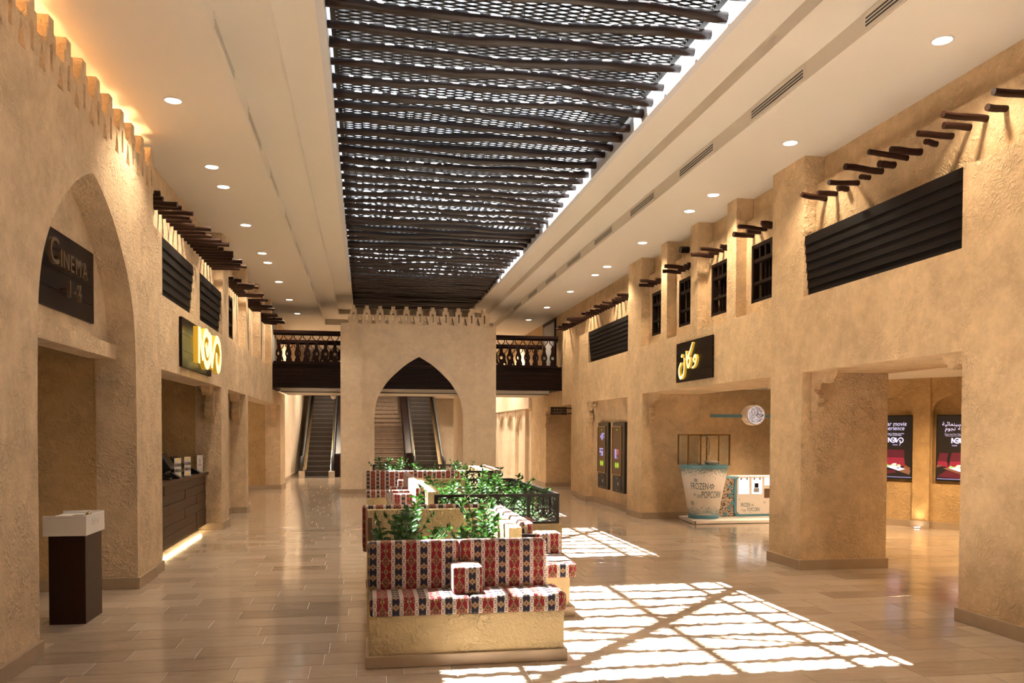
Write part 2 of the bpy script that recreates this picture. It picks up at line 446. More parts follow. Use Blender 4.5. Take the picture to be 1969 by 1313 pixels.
# wall beyond the step, toilets passage, far pier
wall_open(mb, 5.10, 6.5, 19.06, 25.5, 0, 3.0, [(20.35, 23.3, 0, 2.27)])
mb.box(6.5, 6.7, 19.5, 24, 0, 2.6)
struct(mb.build('wall_right', 'plaster'), 'rough trowelled sandy plaster wall with piers, openings and window bays')

# ================================================================== LEFT WALL
def arch_pts(cx, prof, n=3):
    """pointed arch from measured half-profile (offset, height), right foot -> apex -> left foot"""
    h = catmull(prof, n); return [(cx + o, z) for o, z in h] + [(cx - o, z) for o, z in reversed(h[:-1])]
ARCH_L = [(1.275, 1.6), (1.262, 2.05), (1.245, 2.4), (1.215, 2.62), (1.135, 2.86), (.966, 3.109), (.70, 3.37), (.425, 3.565), (.15, 3.70), (0, 3.745)]
ARCH_G = [(1.124, 1.6), (1.122, 1.95), (1.095, 2.19), (1.04, 2.42), (.92, 2.64), (.78, 2.845), (.53, 3.095), (.29, 3.295), (0, 3.468)]
ARCH_O = [(1.25, 1.6), (1.248, 1.99), (1.225, 2.22), (1.157, 2.52), (.99, 2.83), (.72, 3.15), (.43, 3.41), (0, 3.623)]
mb = MB()
ar = arch_pts(7.555, ARCH_L)
poly = [(Y0, 0), (6.28, 0)] + list(reversed(ar)) + [(8.83, 0), (9.55, 0), (9.55, 3.9), (Y0, 3.9)]
mb.prism(poly, 'x', -2.63, XL)
mb.box(-2.44, XL, Y0, 9.55, 3.9, 4.145)
mb.box(-2.70, -2.505, 6.2, 8.9, 2.30, 3.9)                 # tympanum
mb.box(-2.63, -2.43, 6.28, 8.83, 2.29, 2.43)              # lintel
mb.box(-2.95, -2.80, Y0, 9.55, 3.6, ZC + .1); mb.box(-2.8, -2.63, Y0, 9.55, 3.45, 3.5)  # light trough
XB = -2.265
BAYS_L = [(14.65, 16.7), (17.0, 18.75), (19.05, 21.0)]
C1 = (9.93, 13.88, 0, 2.278); C2 = (14.55, 16.6, 0, 2.272); C3 = (16.95, 23.2, 0, 2.26)
wall_open(mb, -2.66, XB, 9.55, 21.3, 0, 3.0, [C1, C2, C3])
wall_open(mb, -2.66, XB, 21.3, 24.5, 0, 2.6, [C3])
LV = [(10.0, 11.77, 3.12, 3.9), (12.17, 13.97, 3.12, 3.9)]
wall_open(mb, -2.40, XB, 9.55, 14.65, 3.0, 3.81, LV)
wall_open(mb, -2.40, XB, 14.65, 21.3, 3.0, 3.12, [])
WL = [(15.0, 16.0, 3.25, 4.0), (17.3, 18.1, 3.25, 4.0), (19.35, 20.3, 3.25, 4.0)]
wall_open(mb, -2.50, -2.40, 9.55, 21.3, 3.0, 4.43, WL)
for a, b, c, d in WL: mb.box(-2.80, -2.74, a - .05, b + .05, c - .05, d + .05)
wall_open(mb, -2.74, -2.50, 9.55, 36.9, 2.5, ZC + .1, WL)
for a, b in [(14.05, 14.65), (16.7, 17.0), (18.75, 19.05), (21.0, 21.32)]: mb.box(-2.52, XB, a, b, 3.12 if a > 14.06 else 3.81, ZC + .02)
mb.box(-2.72, -2.55, 14.5, 16.7, 0, 2.4)                  # back of the door bay
for yy in (15.6, 16.6, 17.6, 18.6, 19.6, 20.5): mb.box(-2.52, -2.38, yy, yy + .22, 4.50, ZC + .02)
wl_o = struct(mb.build('wall_left', 'plaster_left_daylit'), 'rough sandy plaster wall with crenellated parapet, arch and ticket counter opening')
def merlon_half(p, H, sgn):
    q = [(-.327, 0), (0, 0), (0, .13), (-.075, .13), (-.075, .59), (0, .59), (0, 1), (-.14, 1), (-.14, .775), (-.25, .775), (-.25, .497), (-.5, .497)]
    return [(sgn * u * p, z * H) for u, z in q]
def merlon(axis, c, z0, p, H, a0, a1, parent):
    m = MB()
    for sg in (1, -1):
        m.prism([(c + u, z0 + z) for u, z in merlon_half(p, H, sg)], axis, a0, a1)
    return m.build('merlon', 'plaster_cream_bounce' if axis == 'y' else 'plaster_left_daylit', parent)
k0 = 6.617 - .3595 * 14
for i in range(23): merlon('x', k0 + .3595 * i, 4.145, .3595, .447, -2.42, XL, wl_o)

# rooms behind the left wall: cinema passage, ticket office, far alcove
mb = MB()
mb.box(-6.0, -2.63, 8.84, 9.6, 0, 2.7); mb.box(-6.0, -2.63, 5.4, 6.27, 0, 2.7); mb.box(-6.2, -6.0, 5.4, 9.6, 0, 2.7); mb.box(-6.2, -2.63, 5.4, 9.6, 2.62, 2.72)
mb.box(-4.6, -2.64, 9.6, 9.92, 0, 2.7); mb.box(-4.6, -2.64, 13.89, 14.5, 0, 2.7); mb.box(-4.8, -4.6, 9.6, 14.5, 0, 2.7)
mb.box(-3.9, -2.64, 16.6, 16.94, 0, 2.7); mb.box(-5.2, -2.655, 23.21, 23.6, 0, 2.7); mb.box(-5.3, -5.1, 16.6, 23.6, 0, 2.7)
struct(mb.build('wall_back_left', 'plaster_deep'), 'ochre plaster walls of the dim rooms behind the left openings')
mb = MB(); mb.box(-4.8, -2.64, 9.6, 14.5, 2.60, 2.68); mb.box(-5.2, -2.64, 16.6, 23.6, 2.60, 2.68)
struct(mb.build('ceiling_rooms_left', 'ceiling_paint'), 'white ceilings of the rooms behind the left openings')

# rooms behind the right wall: kiosk recess and cinema lobby
mb = MB()
mb.box(6.0, 11.2, 16.8, 17.0, 0, 2.7); mb.box(11.1, 11.3, 2.8, 17, 0, 2.7); mb.box(6.0, 11.2, 2.8, 3.0, 0, 2.7)

struct(mb.build('wall_back_right', 'plaster'), 'sandy plaster back walls of the kiosk recess and lobby')
struct(MB().box(6.045, 11.2, 2.8, 17, 2.50, 2.6).build('ceiling_lobby', 'ceiling_paint'), 'white ceiling of the cinema lobby and kiosk recess')

# angled lobby wall with arched screen niches
LA = Vector((8.858, 13.024, 0)); LD = Vector((.5574, -.8303, 0)); LN = Vector((-.8303, -.5574, 0))
def lob(s, d, z): return LA + LD * s + LN * d + Vector((0, 0, z))
mb = MB()
def lbox(mb, s0, s1, d0, d1, z0, z1):
    vs = [lob(a, b, c) for c in (z0, z1) for a, b in ((s0, d0), (s1, d0), (s1, d1), (s0, d1))]
    mb.add(vs, [(0, 3, 2, 1), (4, 5, 6, 7), (0, 1, 5, 4), (1, 2, 6, 5), (2, 3, 7, 6), (3, 0, 4, 7)])
lbox(mb, -1.6, 3.2, -.30, -.12, 0, 2.5)
NICHE = [(-.17, .445), (.755, 1.37), (1.68, 2.295)]
def round_arch(s0, s1, z0, z1, n=12):
    c = (s0 + s1) / 2; r = (s1 - s0) / 2; pts = [(s0, z0)]
    for i in range(n + 1):
        a = PI - PI * i / n; pts.append((c + r * math.cos(a), z1 - r * .82 + r * .82 * math.sin(a)))
    return pts + [(s1, z0)]
def lprism(mb, pts, d0, d1):
    n = len(pts); vs = [lob(p[0], d0, p[1]) for p in pts] + [lob(p[0], d1, p[1]) for p in pts]
    mb.add(vs, [tuple(range(n)), tuple(range(2 * n - 1, n - 1, -1))] + [(i, (i + 1) % n, n + (i + 1) % n, n + i) for i in range(n)])
segs = [-1.6] + [q for n in NICHE for q in n] + [3.2]
for i, (a, b) in enumerate(NICHE):
    lbox(mb, a, b, -.12, 0, 0, .74)
    pa = round_arch(a, b, .74, 2.19); arc = pa[1:-1]
    lprism(mb, [(a, 2.5)] + arc + [(b, 2.5)], -.12, 0)
for a, b in zip(segs[0::2], segs[1::2]): lbox(mb, a, b, -.12, .0, 0, 2.5)
for a in (.47, -.75, 1.40, 2.32): lbox(mb, a + .0, a + .27, 0, .06, 0, 2.5)
for a, b in ((-.5, .47), (.74, 1.40), (1.67, 2.32)): lbox(mb, a, b, 0, .03, 2.26, 2.5)
struct(mb.build('wall_lobby', 'plaster_deep'), 'angled ochre plaster lobby wall with arched niches')

# ================================================================== CEILING
mb = MB()
YE = 36.9
mb.box(-3.2, -1.183, Y0, YE, ZC, 5.15); mb.box(3.902, 5.7, Y0, YE, ZC, 5.15)
mb.box(-1.2, -.752, Y0, 25.6, 4.923, 5.2); mb.box(3.476, 3.92, Y0, 25.6, 4.923, 5.2)
mb.box(-.77, -.40, Y0, 24.4, 5.054, 5.4); mb.box(3.12, 3.49, Y0, 24.4, 5.054, 5.4); mb.box(-.40, -.33, 19.9, 24.4, 5.054, 5.4); mb.box(3.05, 3.12, 19.9, 24.4, 5.054, 5.4)
mb.box(-1.183, 3.902, 25.6, YE, ZC, 5.0); mb.box(-.752, 3.476, 24.4, 25.6, 4.923, 5.3)
mb.box(-.33, 3.05, 19.85, 24.4, 5.262, 5.4)
struct(mb.build('ceiling', 'ceiling_paint'), 'stepped cream ceiling around the skylight')
mb = MB()
mb.box(-.40, -.33, Y0, 19.9, 5.054, 6.5); mb.box(3.05, 3.12, Y0, 19.9, 5.054, 6.5); mb.box(-.4, 3.12, 19.85, 19.95, 5.27, 6.5); mb.box(-.4, 3.12, Y0 - .1, Y0, 5.05, 6.5)
OPEN = [(6.39 + 5 * k, 9.56 + 5 * k) for k in range(-1, 3)]  # bay nearest the entrance is unseen, opened for the sunlight it bounces in
ys = [Y0] + [q for o in OPEN for q in o] + [19.9]
for a, b in zip(ys[0::2], ys[1::2]):
    if b > a: mb.box(-.4, 3.12, max(a, Y0), b, 6.3, 6.55)
struct(mb.build('ceiling_skylight_shaft', 'white_wall'), 'white shaft walls and roof slabs of the skylight')
for k, (a, b) in enumerate(OPEN):
    if b < Y0: continue
    win = struct(MB().box(-.33, 3.05, a, b, 6.44, 6.45).build('window_%d' % (10 + k), 'roof_glass'), 'clear roof glazing above the pole screen, bay %s from the entrance' % nth(k))
    m = MB()
    for x in (.21, 1.64, 2.51): m.box(x - .035, x + .035, a, b, 6.30, 6.40)
    m.build('mullion', 'white_lacquer', win)
    def bar(x0, y0_, x1, y1_, wd):
        d = Vector((x1 - x0, y1_ - y0_, 0)); n = Vector((-d.y, d.x, 0)).normalized() * wd / 2; c = []
        for z in (6.30, 6.38): c += [Vector((x0, y0_, z)) + n, Vector((x0, y0_, z)) - n, Vector((x1, y1_, z)) - n, Vector((x1, y1_, z)) + n]
        return MB().add(c, [(0, 3, 2, 1), (4, 5, 6, 7), (0, 1, 5, 4), (1, 2, 6, 5), (2, 3, 7, 6), (3, 0, 4, 7)])
    bar(.21, a - .05, 3.05, a + 2.95, .13).build('brace', 'white_lacquer', win)
    bar(-.33, a + 1.75, 2.75, a + .55, .06).build('brace', 'white_lacquer', win)

# expanded metal screen above the poles
sp = .034; hx = .0985; wd = .0145; zt = 5.232
mb = MB(); nx = int((3.0 - (-.28)) / hx); J = int((19.8 - 1.5) / sp)
for j in range(J):
    yb = 1.5 + j * sp; vs = []
    for k in range(nx + 1):
        yy = yb + (sp / 2 if (k + j) % 2 == 0 else -sp / 2); x = -.28 + k * hx
        vs += [(x, yy - wd, zt), (x, yy + wd, zt)]
    mb.add(vs, [(2 * k, 2 * k + 2, 2 * k + 3, 2 * k + 1) for k in range(nx)])
scr = thing('mesh_screen', 'black expanded metal mesh screen filling the skylight above the poles', 'screen', (1.36, 10, 5.23))
o = mb.build('mesh', 'mesh_dark', scr, fix=False); o['kind'] = 'stuff'
sol = o.modifiers.new('thick', 'SOLIDIFY'); sol.thickness = .003
mb = MB()
mb.box(-.30, -.255, 1.4, 19.82, 5.215, 5.25); mb.box(2.945, 3.0, 1.4, 19.82, 5.215, 5.25)
for yy in (1.4, 6.0, 10.65, 15.3, 19.8): mb.box(-.3, 3.0, yy, yy + .03, 5.215, 5.25)
mb.build('frame', 'mesh_dark', scr)

# roof poles
rp = random.Random(11); Y = 6.76 - .37 * 13; ysp = []
while Y < 24.3: ysp.append(Y); Y += .37 * (1 if Y < 19.3 else .6)
for i, yy in enumerate(ysp):
    t = thing('roof_pole', 'wavy dark-stained roof pole under the mesh, %s counted from the gateway end' % nth(len(ysp) - 1 - i), 'pole', (1.36, yy, 5.14), 'roof poles across the skylight')
    ph = [rp.random() * 6.3 for _ in range(5)]; am = rp.uniform(.012, .032); dy = rp.uniform(-.03, .03); pts = []; rs = []
    for k in range(33):
        s = k / 32; x = -.325 + s * 3.36
        pts.append((x, yy + dy * (s - .5) * 2 + am * math.sin(3.1 * s * 2 + ph[0]) + .012 * math.sin(11 * s + ph[1]) + .006 * math.sin(31 * s + ph[4]), 5.135 + .014 * math.sin(5 * s + ph[2]) + .006 * math.sin(17 * s + ph[3])))
        rs.append(.043 + .006 * math.sin(7 * s + ph[3]) + .004 * math.sin(23 * s + ph[1]) + rp.uniform(-.0015, .0015))
    MB().tube(pts, rs, 10).build('shaft', 'pole_wood', t, smooth=True)
    if yy < 19.8:
        for k in sorted(rp.sample(range(2, 31), 4)):
            MB().tube([(pts[k][0], pts[k][1], 5.15), (pts[k][0], pts[k][1], 5.24)], .005, 6).build('hanger', 'metal_dark', t)

# ceiling vents
def vent(x, y0, label):
    s = 1 if x < 1 else -1
    t = thing('ceiling_vent', label, 'vent', (x, y0 + .55, 4.84), 'slot vents in the ceiling step')
    f = MB(); a, b = y0, y0 + 1.09; d0, d1 = x, x + s * .006
    for q in ((4.765, 4.785), (4.893, 4.913)): f.box(d0, d1, a, b, *q)
    f.box(d0, d1, a, a + .03, 4.785, 4.893); f.box(d0, d1, b - .03, b, 4.785, 4.893); f.build('frame', 'ceiling_paint', t)
    MB().box(x, x + s * .001, a + .03, b - .03, 4.785, 4.893).build('backing', 'rubber', t)
    for za, zb in ((4.785, 4.80), (4.82, 4.829), (4.849, 4.858), (4.878, 4.893)): MB().box(x, x + s * .005, a + .03, b - .03, za, zb).build('slat', 'ceiling_paint', t)
for k in range(9):
    vent(3.902, 5.0 + 1.975 * k + (.02 if k else .02), 'white slot vent with black slots above the right side, %s from the entrance' % nth(k))
    vent(-1.183, 5.0 + 1.975 * k, 'white slot vent with black slots above the left side, %s from the entrance' % nth(k))

# downlights
LY = [6.07, 8.5, 10.54, 11.37, 13.42, 15.49, 16.34, 18.4, 20.87, 23.3]
def downlight(x, y, label, power):
    t = thing('downlight', label, 'ceiling light', (x, y, ZC), 'recessed ceiling downlights')
    MB().lathe((x, y, ZC), [(.088, 0), (.088, -.006), (.074, -.008), (.072, -.002), (.072, 0)], 28).build('trim_ring', 'white_lacquer', t, smooth=False)
    MB().lathe((x, y, ZC), [(.0715, -.001), (.0715, -.0035), (.05, -.0045)], 28).build('lens', 'lamp_lens', t)
    spot('lamp', (x, y, ZC - .02), power, t, 118, .6)
for k, yy in enumerate(LY):
    if k: downlight(-1.815, yy, 'round lit downlight in the left row, %s from the entrance' % nth(k), LAMP_W)
    downlight(4.575, yy, 'round lit downlight in the right row, %s from the entrance' % nth(k), LAMP_W * .9)
for yy in (.5, 3.2): spot('lamp', (4.575, yy, ZC - .02), LAMP_W * .7, None, 118, .6)
# hidden cove light behind the crenellated parapet
area('cove_light', (-2.71, 5.6, 3.72), 420, 7.6, .05, (0.0, 0, 1), (1, .62, .26)).rotation_euler = (PI, 0, PI / 2)

# end walls of the hall
mb = MB(); mb.box(-3.2, 6, Y0 - .3, Y0, 0, 5.2)
struct(mb.build('wall_entrance', 'plaster'), 'plaster wall closing the hall behind the camera')
# ================================================================== GATEWAY (central arched portal)
GY = 21.3
gate = thing('arched_gateway', 'free-standing sandy plaster gateway with pointed arch and stepped crenellations', 'gateway', (1.36, GY, 0))
mb = MB()
ia = arch_pts(1.347, ARCH_G); oa = arch_pts(1.347, ARCH_O)
mb.prism([(-.07, 0), (.223, 0)] + list(reversed(ia)) + [(2.471, 0), (2.79, 0), (2.79, 3.80), (-.07, 3.80)], 'y', GY + .03, GY + .056)
mb.box(-.615, -.07, GY, GY + .056, 0, 4.29); mb.box(2.79, 3.33, GY, GY + .056, 0, 4.29); mb.box(-.07, 2.79, GY, GY + .056, 3.79, 4.29)
mb.box(-.615, 3.33, GY + .056, GY + .35, 4.12, 4.29)
mb.box(-.615, .223, GY + .056, 23.6, 0, 2.54); mb.box(2.471, 3.33, GY + .056, 23.6, 0, 2.54)
mb.build('wall', 'plaster_cream_bounce', gate)
m = MB(); n = len(ia)
q = [(.097, 0)] + list(reversed(oa)) + [(2.597, 0), (2.471, 0)] + ia + [(.223, 0)]
m.prism(q, 'y', GY - .012, GY + .05); m.build('arch_band', 'plaster_cream_bounce', gate)
for i in range(11): merlon('y', -.297 + .3315 * i, 4.29, .3315, .44, GY, GY + .26, gate)
for b_ in ((-.635, .08, GY - .02, GY + .02), (2.61, 3.35, GY - .02, GY + .02), (-.637, -.615, GY + .02, 23.6)): MB().box(*b_, 0, .11).build('skirting', 'limestone', gate)

# ================================================================== FOOTBRIDGE and balustrades
br = thing('footbridge', 'dark wood clad footbridge crossing the hall behind the gateway', 'bridge', (1.4, 22.5, 2.65))
MB().box(-2.49, 5.09, 21.46, 23.75, 2.66, 3.2).build('deck', 'fascia_wood', br)
for i in range(6): MB().box(-2.27, 5.09, 21.36, 21.455, 2.652 + i * .098, 2.652 + (i + 1) * .098 - .004).build('plank', 'fascia_wood', br)
for a_, b_ in ((-2.27, -.62), (3.335, 5.09)): MB().box(a_, b_, 21.33, 21.46, 3.24, 3.27).build('cap', 'fascia_wood', br)
for i in range(4): MB().box(.15, 2.55, 21.365, 21.40, 3.242 + i * .098, 3.242 + (i + 1) * .098 - .004).build('plank', 'fascia_wood', br)
MB().box(-2.1, 4.8, 21.6, 23.7, 2.56, 2.655).build('soffit', 'ceiling_paint', br)
MB().box(-2.1, 4.8, 21.585, 21.6, 2.545, 2.565).build('soffit_edge', 'rubber', br)
def baluster_mesh():
    h = [(0, .060), (.06, .062), (.10, .048), (.13, .060), (.19, .080), (.25, .074), (.33, .044), (.40, .034), (.455, .052), (.475, .030), (.52, .020)]
    m = MB()
    L = [(-w_, z) for z, w_ in h]; R = [(w_, z) for z, w_ in h]
    cz, r = .20, .043; k = 10
    hl = [(r * math.cos(PI / 2 + PI * i / k), cz + r * math.sin(PI / 2 + PI * i / k)) for i in range(k + 1)]
    m.prism([(0, 0)] + [(0, cz - r)] + list(reversed(hl))[1:-1] + [(0, cz + r), (0, .52)] + list(reversed(L)), 'y', 0, .045)
    m.prism([(0, 0)] + [(0, cz - r)] + [(-x, z) for x, z in list(reversed(hl))[1:-1]] + [(0, cz + r), (0, .52)] + [(-x, z) for x, z in reversed(L)], 'y', 0, .045)
    for s in (1, -1): m.stroke([(0, .50), (s * .022, .535), (s * .085, .60), (s * .09, .68)], .020, .004, .041, lambda x, z, d: (x, d, z), spline=False)
    return m.mesh('baluster', 'fascia_wood')
BAL = baluster_mesh()
def balustrade(x0, xs, x1, y, label):
    t = thing('balustrade', label, 'balustrade', ((x0 + x1) / 2, y, 3.27), 'balustrades of the footbridge')
    MB().box(x0, x1, y - .05, y + .06, 4.0, 4.075).build('top_rail', 'fascia_wood', t)
    MB().box(x0, x1, y - .005, y + .05, 3.955, 4.0).build('sub_rail', 'fascia_wood', t)
    MB().box(x0, x1, y - .01, y + .055, 3.27, 3.31).build('bottom_rail', 'fascia_wood', t)
    for x in xs:
        o = link('baluster', BAL, t); o.location = Vector((x, y, 3.30)) - WLOC[t.name]
balustrade(-2.25, [-2.116 + .2264 * i for i in range(7)], -.60, 21.40, 'dark fretwork balustrade on the bridge front, left of the gateway')
balustrade(3.31, [3.483 + .2287 * i for i in range(7)], 4.99, 21.40, 'dark fretwork balustrade on the bridge front, right of the gateway')
balustrade(-2.4, [-2.3 + .2264 * i for i in range(8)], -.4, 23.68, 'dark fretwork balustrade at the rear of the bridge, left of the gateway')
balustrade(3.1, [3.25 + .2287 * i for i in range(8)], 5.05, 23.68, 'dark fretwork balustrade at the rear of the bridge, right of the gateway')

# ================================================================== ESCALATOR HALL
mb = MB()
mb.box(-2.62, -2.45, 24.5, 37, 0, 3.1)
mb.box(5.2, 5.4, 25.5, 37, 0, 3.1)
mb.box(-2.7, 5.4, 36.9, 37.1, 0, 5.1)
for yy in (26.4, 28.2, 30.0, 31.8): mb.box(5.08, 5.2, yy, yy + .45, 0, 2.3)
mb.box(5.02, 5.2, 25.5, 37, 2.3, 3.2)
struct(mb.build('wall_rear', 'plaster_cream_bounce'), 'pale plaster walls around the escalators')
mb = MB(); mb.box(-2.7, 5.4, 34.9, 37, 2.95, 3.25)
struct(mb.build('floor_upper', 'limestone'), 'upper floor slab at the head of the stairs')
for yy in (26.85, 28.65, 30.45):
    pa = round_arch(yy, yy + 1.35, .1, 2.15, 10)
    m = MB(); m.prism([(yy, 2.3)] + pa[1:-1] + [(yy + 1.35, 2.3)], 'x', 5.1, 5.19)
    struct(m.build('trim_arch', 'plaster_cream_bounce'), 'blind arch in the escalator hall wall')
SL = math.tan(math.radians(30))
def escalator(xc, label):
    t = thing('escalator', label, 'escalator', (xc, 28.3, 0), 'escalators beyond the gateway')
    y0 = 29.35; n = 19; run = .295; hw = .40
    def zz(y): return max(0.0, (y - y0) * SL)
    base = MB().box(xc - hw, xc + hw, y0, y0 + run, 0, .17).mesh('step', 'step_metal', WLOC[t.name])
    for i in range(n):
        m = MB(); ya = y0 + i * run; z = (i + 1) * run * SL
        m.box(xc - hw, xc + hw, ya, ya + run + .02, z - .18, z - .012); m.box(xc - hw, xc + hw, ya - .008, ya + run, z - .012, z); m.box(xc - hw, xc + hw, ya - .012, ya + .01, z - .022, z + .001, 1)
        m.build('step', ['step_metal', 'step_edge'], t, fix=False)
    MB().box(xc - hw, xc + hw, 28.35, y0, 0, .012).build('comb_plate', 'step_metal', t)
    ys = [28.75, 29.2, 29.6, 35.2]
    for s in (-1, 1):
        xa = xc + s * hw; xb = xc + s * (hw + .15)
        def sl(z0, z1, x0, x1, name, mat):
            m = MB(); m.prism([(28.6, zz(28.6) + z0), (29.35, z0), (35.2, zz(35.2) + z0), (35.2, zz(35.2) + z1), (29.35, z1), (28.6, z1)], 'x', min(x0, x1), max(x0, x1)); m.build(name, mat, t)
        sl(-.0, .24, xa, xa + s * .17, 'skirt', 'bronze')
        sl(.26, .66, xa + s * .10, xa + s * .115, 'side_panel', 'smoked_glass')
        c = xa + s * .108
        path = [(c, 28.75, .10), (c, 28.52, .16), (c, 28.44, .36), (c, 28.5, .58), (c, 28.75, .69), (c, 29.35, .70), (c, 35.2, zz(35.2) + .70)]
        MB().tube(catmull(path, 5), .045, 8).build('handrail', 'rubber', t, smooth=True)
        MB().box(xa - s * .02, xa + s * .19, 28.36, 28.62, 0, .24).build('newel_box', 'chrome', t, bev=.02)
escalator(-1.60, 'dark metal escalator rising left of the gateway')
escalator(2.16, 'dark metal escalator seen through the gateway arch')
t = thing('stairs', 'brown stone staircase seen through the gateway arch', 'stairs', (.4, 29.2, 0))
for i in range(20):
    ya = 29.2 + i * .28; z = (i + 1) * .162
    m = MB(); m.box(-.85, 1.38, ya, ya + .30, max(0, z - .2), z - .03); m.box(-.85, 1.38, ya - .02, ya + .29, z - .03, z); m.build('step', 'stair_stone', t, fix=False)
t = thing('stair_stringer', 'dark sloping stair wall between the stone stairs and right escalator', 'stair wall', (1.48, 29, 0))
m = MB(); m.prism([(28.7, 0), (35, 0), (35, 3.9), (29.6, .78), (28.7, .78)], 'x', 1.40, 1.60); m.build('panel', 'fascia_wood', t)
MB().box(1.38, 1.60, 28.5, 28.75, 0, .82).build('newel', 'fascia_wood', t)
t = thing('stair_stringer', 'dark sloping stair wall beside the left escalator', 'stair wall', (-.95, 29, 0))
m = MB(); m.prism([(28.7, 0), (35, 0), (35, 3.9), (29.6, .78), (28.7, .78)], 'x', -1.03, -.86); m.build('panel', 'fascia_wood', t)
t = thing('dome_camera', 'small white dome camera under the bridge beside the left escalator', 'camera', (-.86, 23.2, 2.56))
MB().lathe((-.86, 23.2, 2.50), [(.03, .06), (.075, .05), (.075, .0), (.06, -.04), (.02, -.065)], 16).build('housing', 'white_lacquer', t, smooth=True)
for x, y, p in ((-1.5, 27, 90), (1.5, 27, 70), (4.4, 28, 160), (-1.2, 31.5, 90), (2.2, 31.5, 90), (4.4, 32, 120)):
    spot('lamp', (x, y, 4.7), p * 4.2, None, 150, 1.0, (1, .82, .62))  # unseen spots without fixtures, added to brighten the escalator hall
for x in (-1.2, 3.9): spot('lamp', (x, 22.6, 2.53), 70, None, 140, 1.0)

# ================================================================== LOUVRED PANELS
def louver(side, y0, y1, z0, z1, label, n=7):
    t = thing('louver_panel', label, 'louvred panel', (XR if side > 0 else XB, (y0 + y1) / 2, z0))
    h = (z1 - z0) / n; X = XR if side > 0 else XB
    for i in range(n):
        za = z0 + i * h; d = side * (.062 * (1 - (i + .5) / n)); e = side * .010
        p = [(X + d - side * .004, za - .006), (X + d + e * .4, za + h + .004), (X + d + e + side * .01, za + h + .004), (X + d + e, za - .006)]
        m = MB(); m.prism(p, 'y', y0 + .004, y1 - .004); m.build('plank', 'louver_wood', t)
    MB().box(X + side * .09, X + side * .13, y0 + .002, y1 - .002, z0, z1).build('backing', 'louver_wood', t)
louver(1, 6.28, 8.85, 3.15, 3.83, 'large black louvred board panel above the lobby opening')
louver(1, 15.33, 18.2, 3.13, 3.82, 'black louvred board panel high above the two ticket machines', 8)
louver(-1, 10.0, 11.77, 3.12, 3.785, 'dark louvred board panel above the ticket counter, nearer the cinema arch', 6)
louver(-1, 12.17, 13.97, 3.12, 3.785, 'dark louvred board panel above the ticket counter, farther from the cinema arch', 6)

# ================================================================== UPPER WINDOWS
def bay_window(i, side, a, b, c, d):
    X = 5.105 if side > 0 else -2.405; s = side
    f = MB(); f.box(X, X + s * .09, a, a + .045, c, d); f.box(X, X + s * .09, b - .045, b, c, d); f.box(X, X + s * .09, a, b, c, c + .045); f.box(X, X + s * .09, a, b, d - .05, d)
    zt = d - .24; zm = c + (zt - c) * .45
    w_ = struct(f.build('window_%d' % i, 'wood_black', bev=.004), 'dark wooden shuttered window %s' % ('in the right upper wall' if s > 0 else 'in the left upper wall'))
    for z, hh in ((zt, .05), (zm, .04)): MB().box(X + s * .012, X + s * .07, a + .04, b - .04, z, z + hh).build('rail', 'wood_black', w_)
    n = 4; st = (b - a - .09) / n
    for k in range(1, n): MB().box(X + s * .012, X + s * .065, a + .045 + st * k - .02, a + .045 + st * k + .02, zt + .05, d - .05).build('mullion', 'wood_black', w_)
    for k in range(n): MB().box(X + s * .05, X + s * .056, a + .047 + st * k + .02, a + .045 + st * (k + 1) - .022, zt + .055, d - .055).build('pane', 'dark_glass', w_)
    for k in range(1, 6):
        yy = a + .045 + (b - a - .09) * k / 6
        MB().box(X + s * .075, X + s * .09, yy - .012, yy + .012, c + .05, zt).build('bar', 'wood_black', w_)
    MB().box(X + s * .15, X + s * .16, a, b, c, d).build('backing', 'wood_black', w_)
for i, (a, b, c, d) in enumerate(WR): bay_window(1 + i, 1, a, b, c, d)
for i, (a, b, c, d) in enumerate(WL): bay_window(5 + i, -1, a, b, c, d)
for s, X in ((1, 5.19), (-1, -2.49)):
    w_ = struct(MB().box(X - s * .03, X, 22.5, 24.1, 3.3, 4.72).build('window_%d' % (8 if s > 0 else 9), 'wood_black'), 'dark framed window on the upper floor wall past the bridge')
    MB().box(X - s * .035, X - s * .03, 22.6, 24.0, 3.4, 4.62).build('pane', 'grey_plastic', w_)

# ================================================================== STUB POLES ON THE WALLS
rs_ = random.Random(5)
def stub(xw, y, z, xt, zt, label, group):
    t = thing('pole_stub', label, 'pole stub', (xw, y, z), group)
    r = rs_.uniform(.026, .034); pts = []; rr = []; a = rs_.uniform(-.012, .012); b = rs_.uniform(-.006, .006)
    for k in range(9):
        s = k / 8; x = xw + (.03 if xw > 0 else -.03) * (1 - s) + (xt - xw) * s
        pts.append((x, y + a * math.sin(PI * s), z + (zt - z) * s + b * math.sin(2 * PI * s))); rr.append(r * (1 + rs_.uniform(-.05, .05)))
    MB().tube(pts, rr, 10).build('shaft', 'stub_wood', t, smooth=False)
near = [(8.65, 4.8, 4.25), (8.44, 4.87, 4.21), (8.23, 4.98, 4.2), (8.03, 4.76, 4.2), (7.83, 4.99, 4.21), (7.62, 4.69, 4.23), (7.42, 4.93, 4.21), (7.23, 4.69, 4.25), (7.03, 4.79, 4.21), (6.81, 4.98, 4.22), (6.61, 4.76, 4.21), (6.4, 4.85, 4.21), (6.2, 4.69, 4.22), (5.98, 4.92, 4.21), (5.70, 4.74, 4.21), (5.5, 4.9, 4.21), (5.3, 4.8, 4.2)]
for i, (y, xt, zt) in enumerate(near): stub(5.10, y, 4.21, xt, zt, 'dark round pole stub over the large louvred panel, %s from the pillar' % nth(i), 'pole stubs over the large louvred panel')
bayn = ['second pillar', 'third pillar', 'fourth pillar', 'fifth pillar']
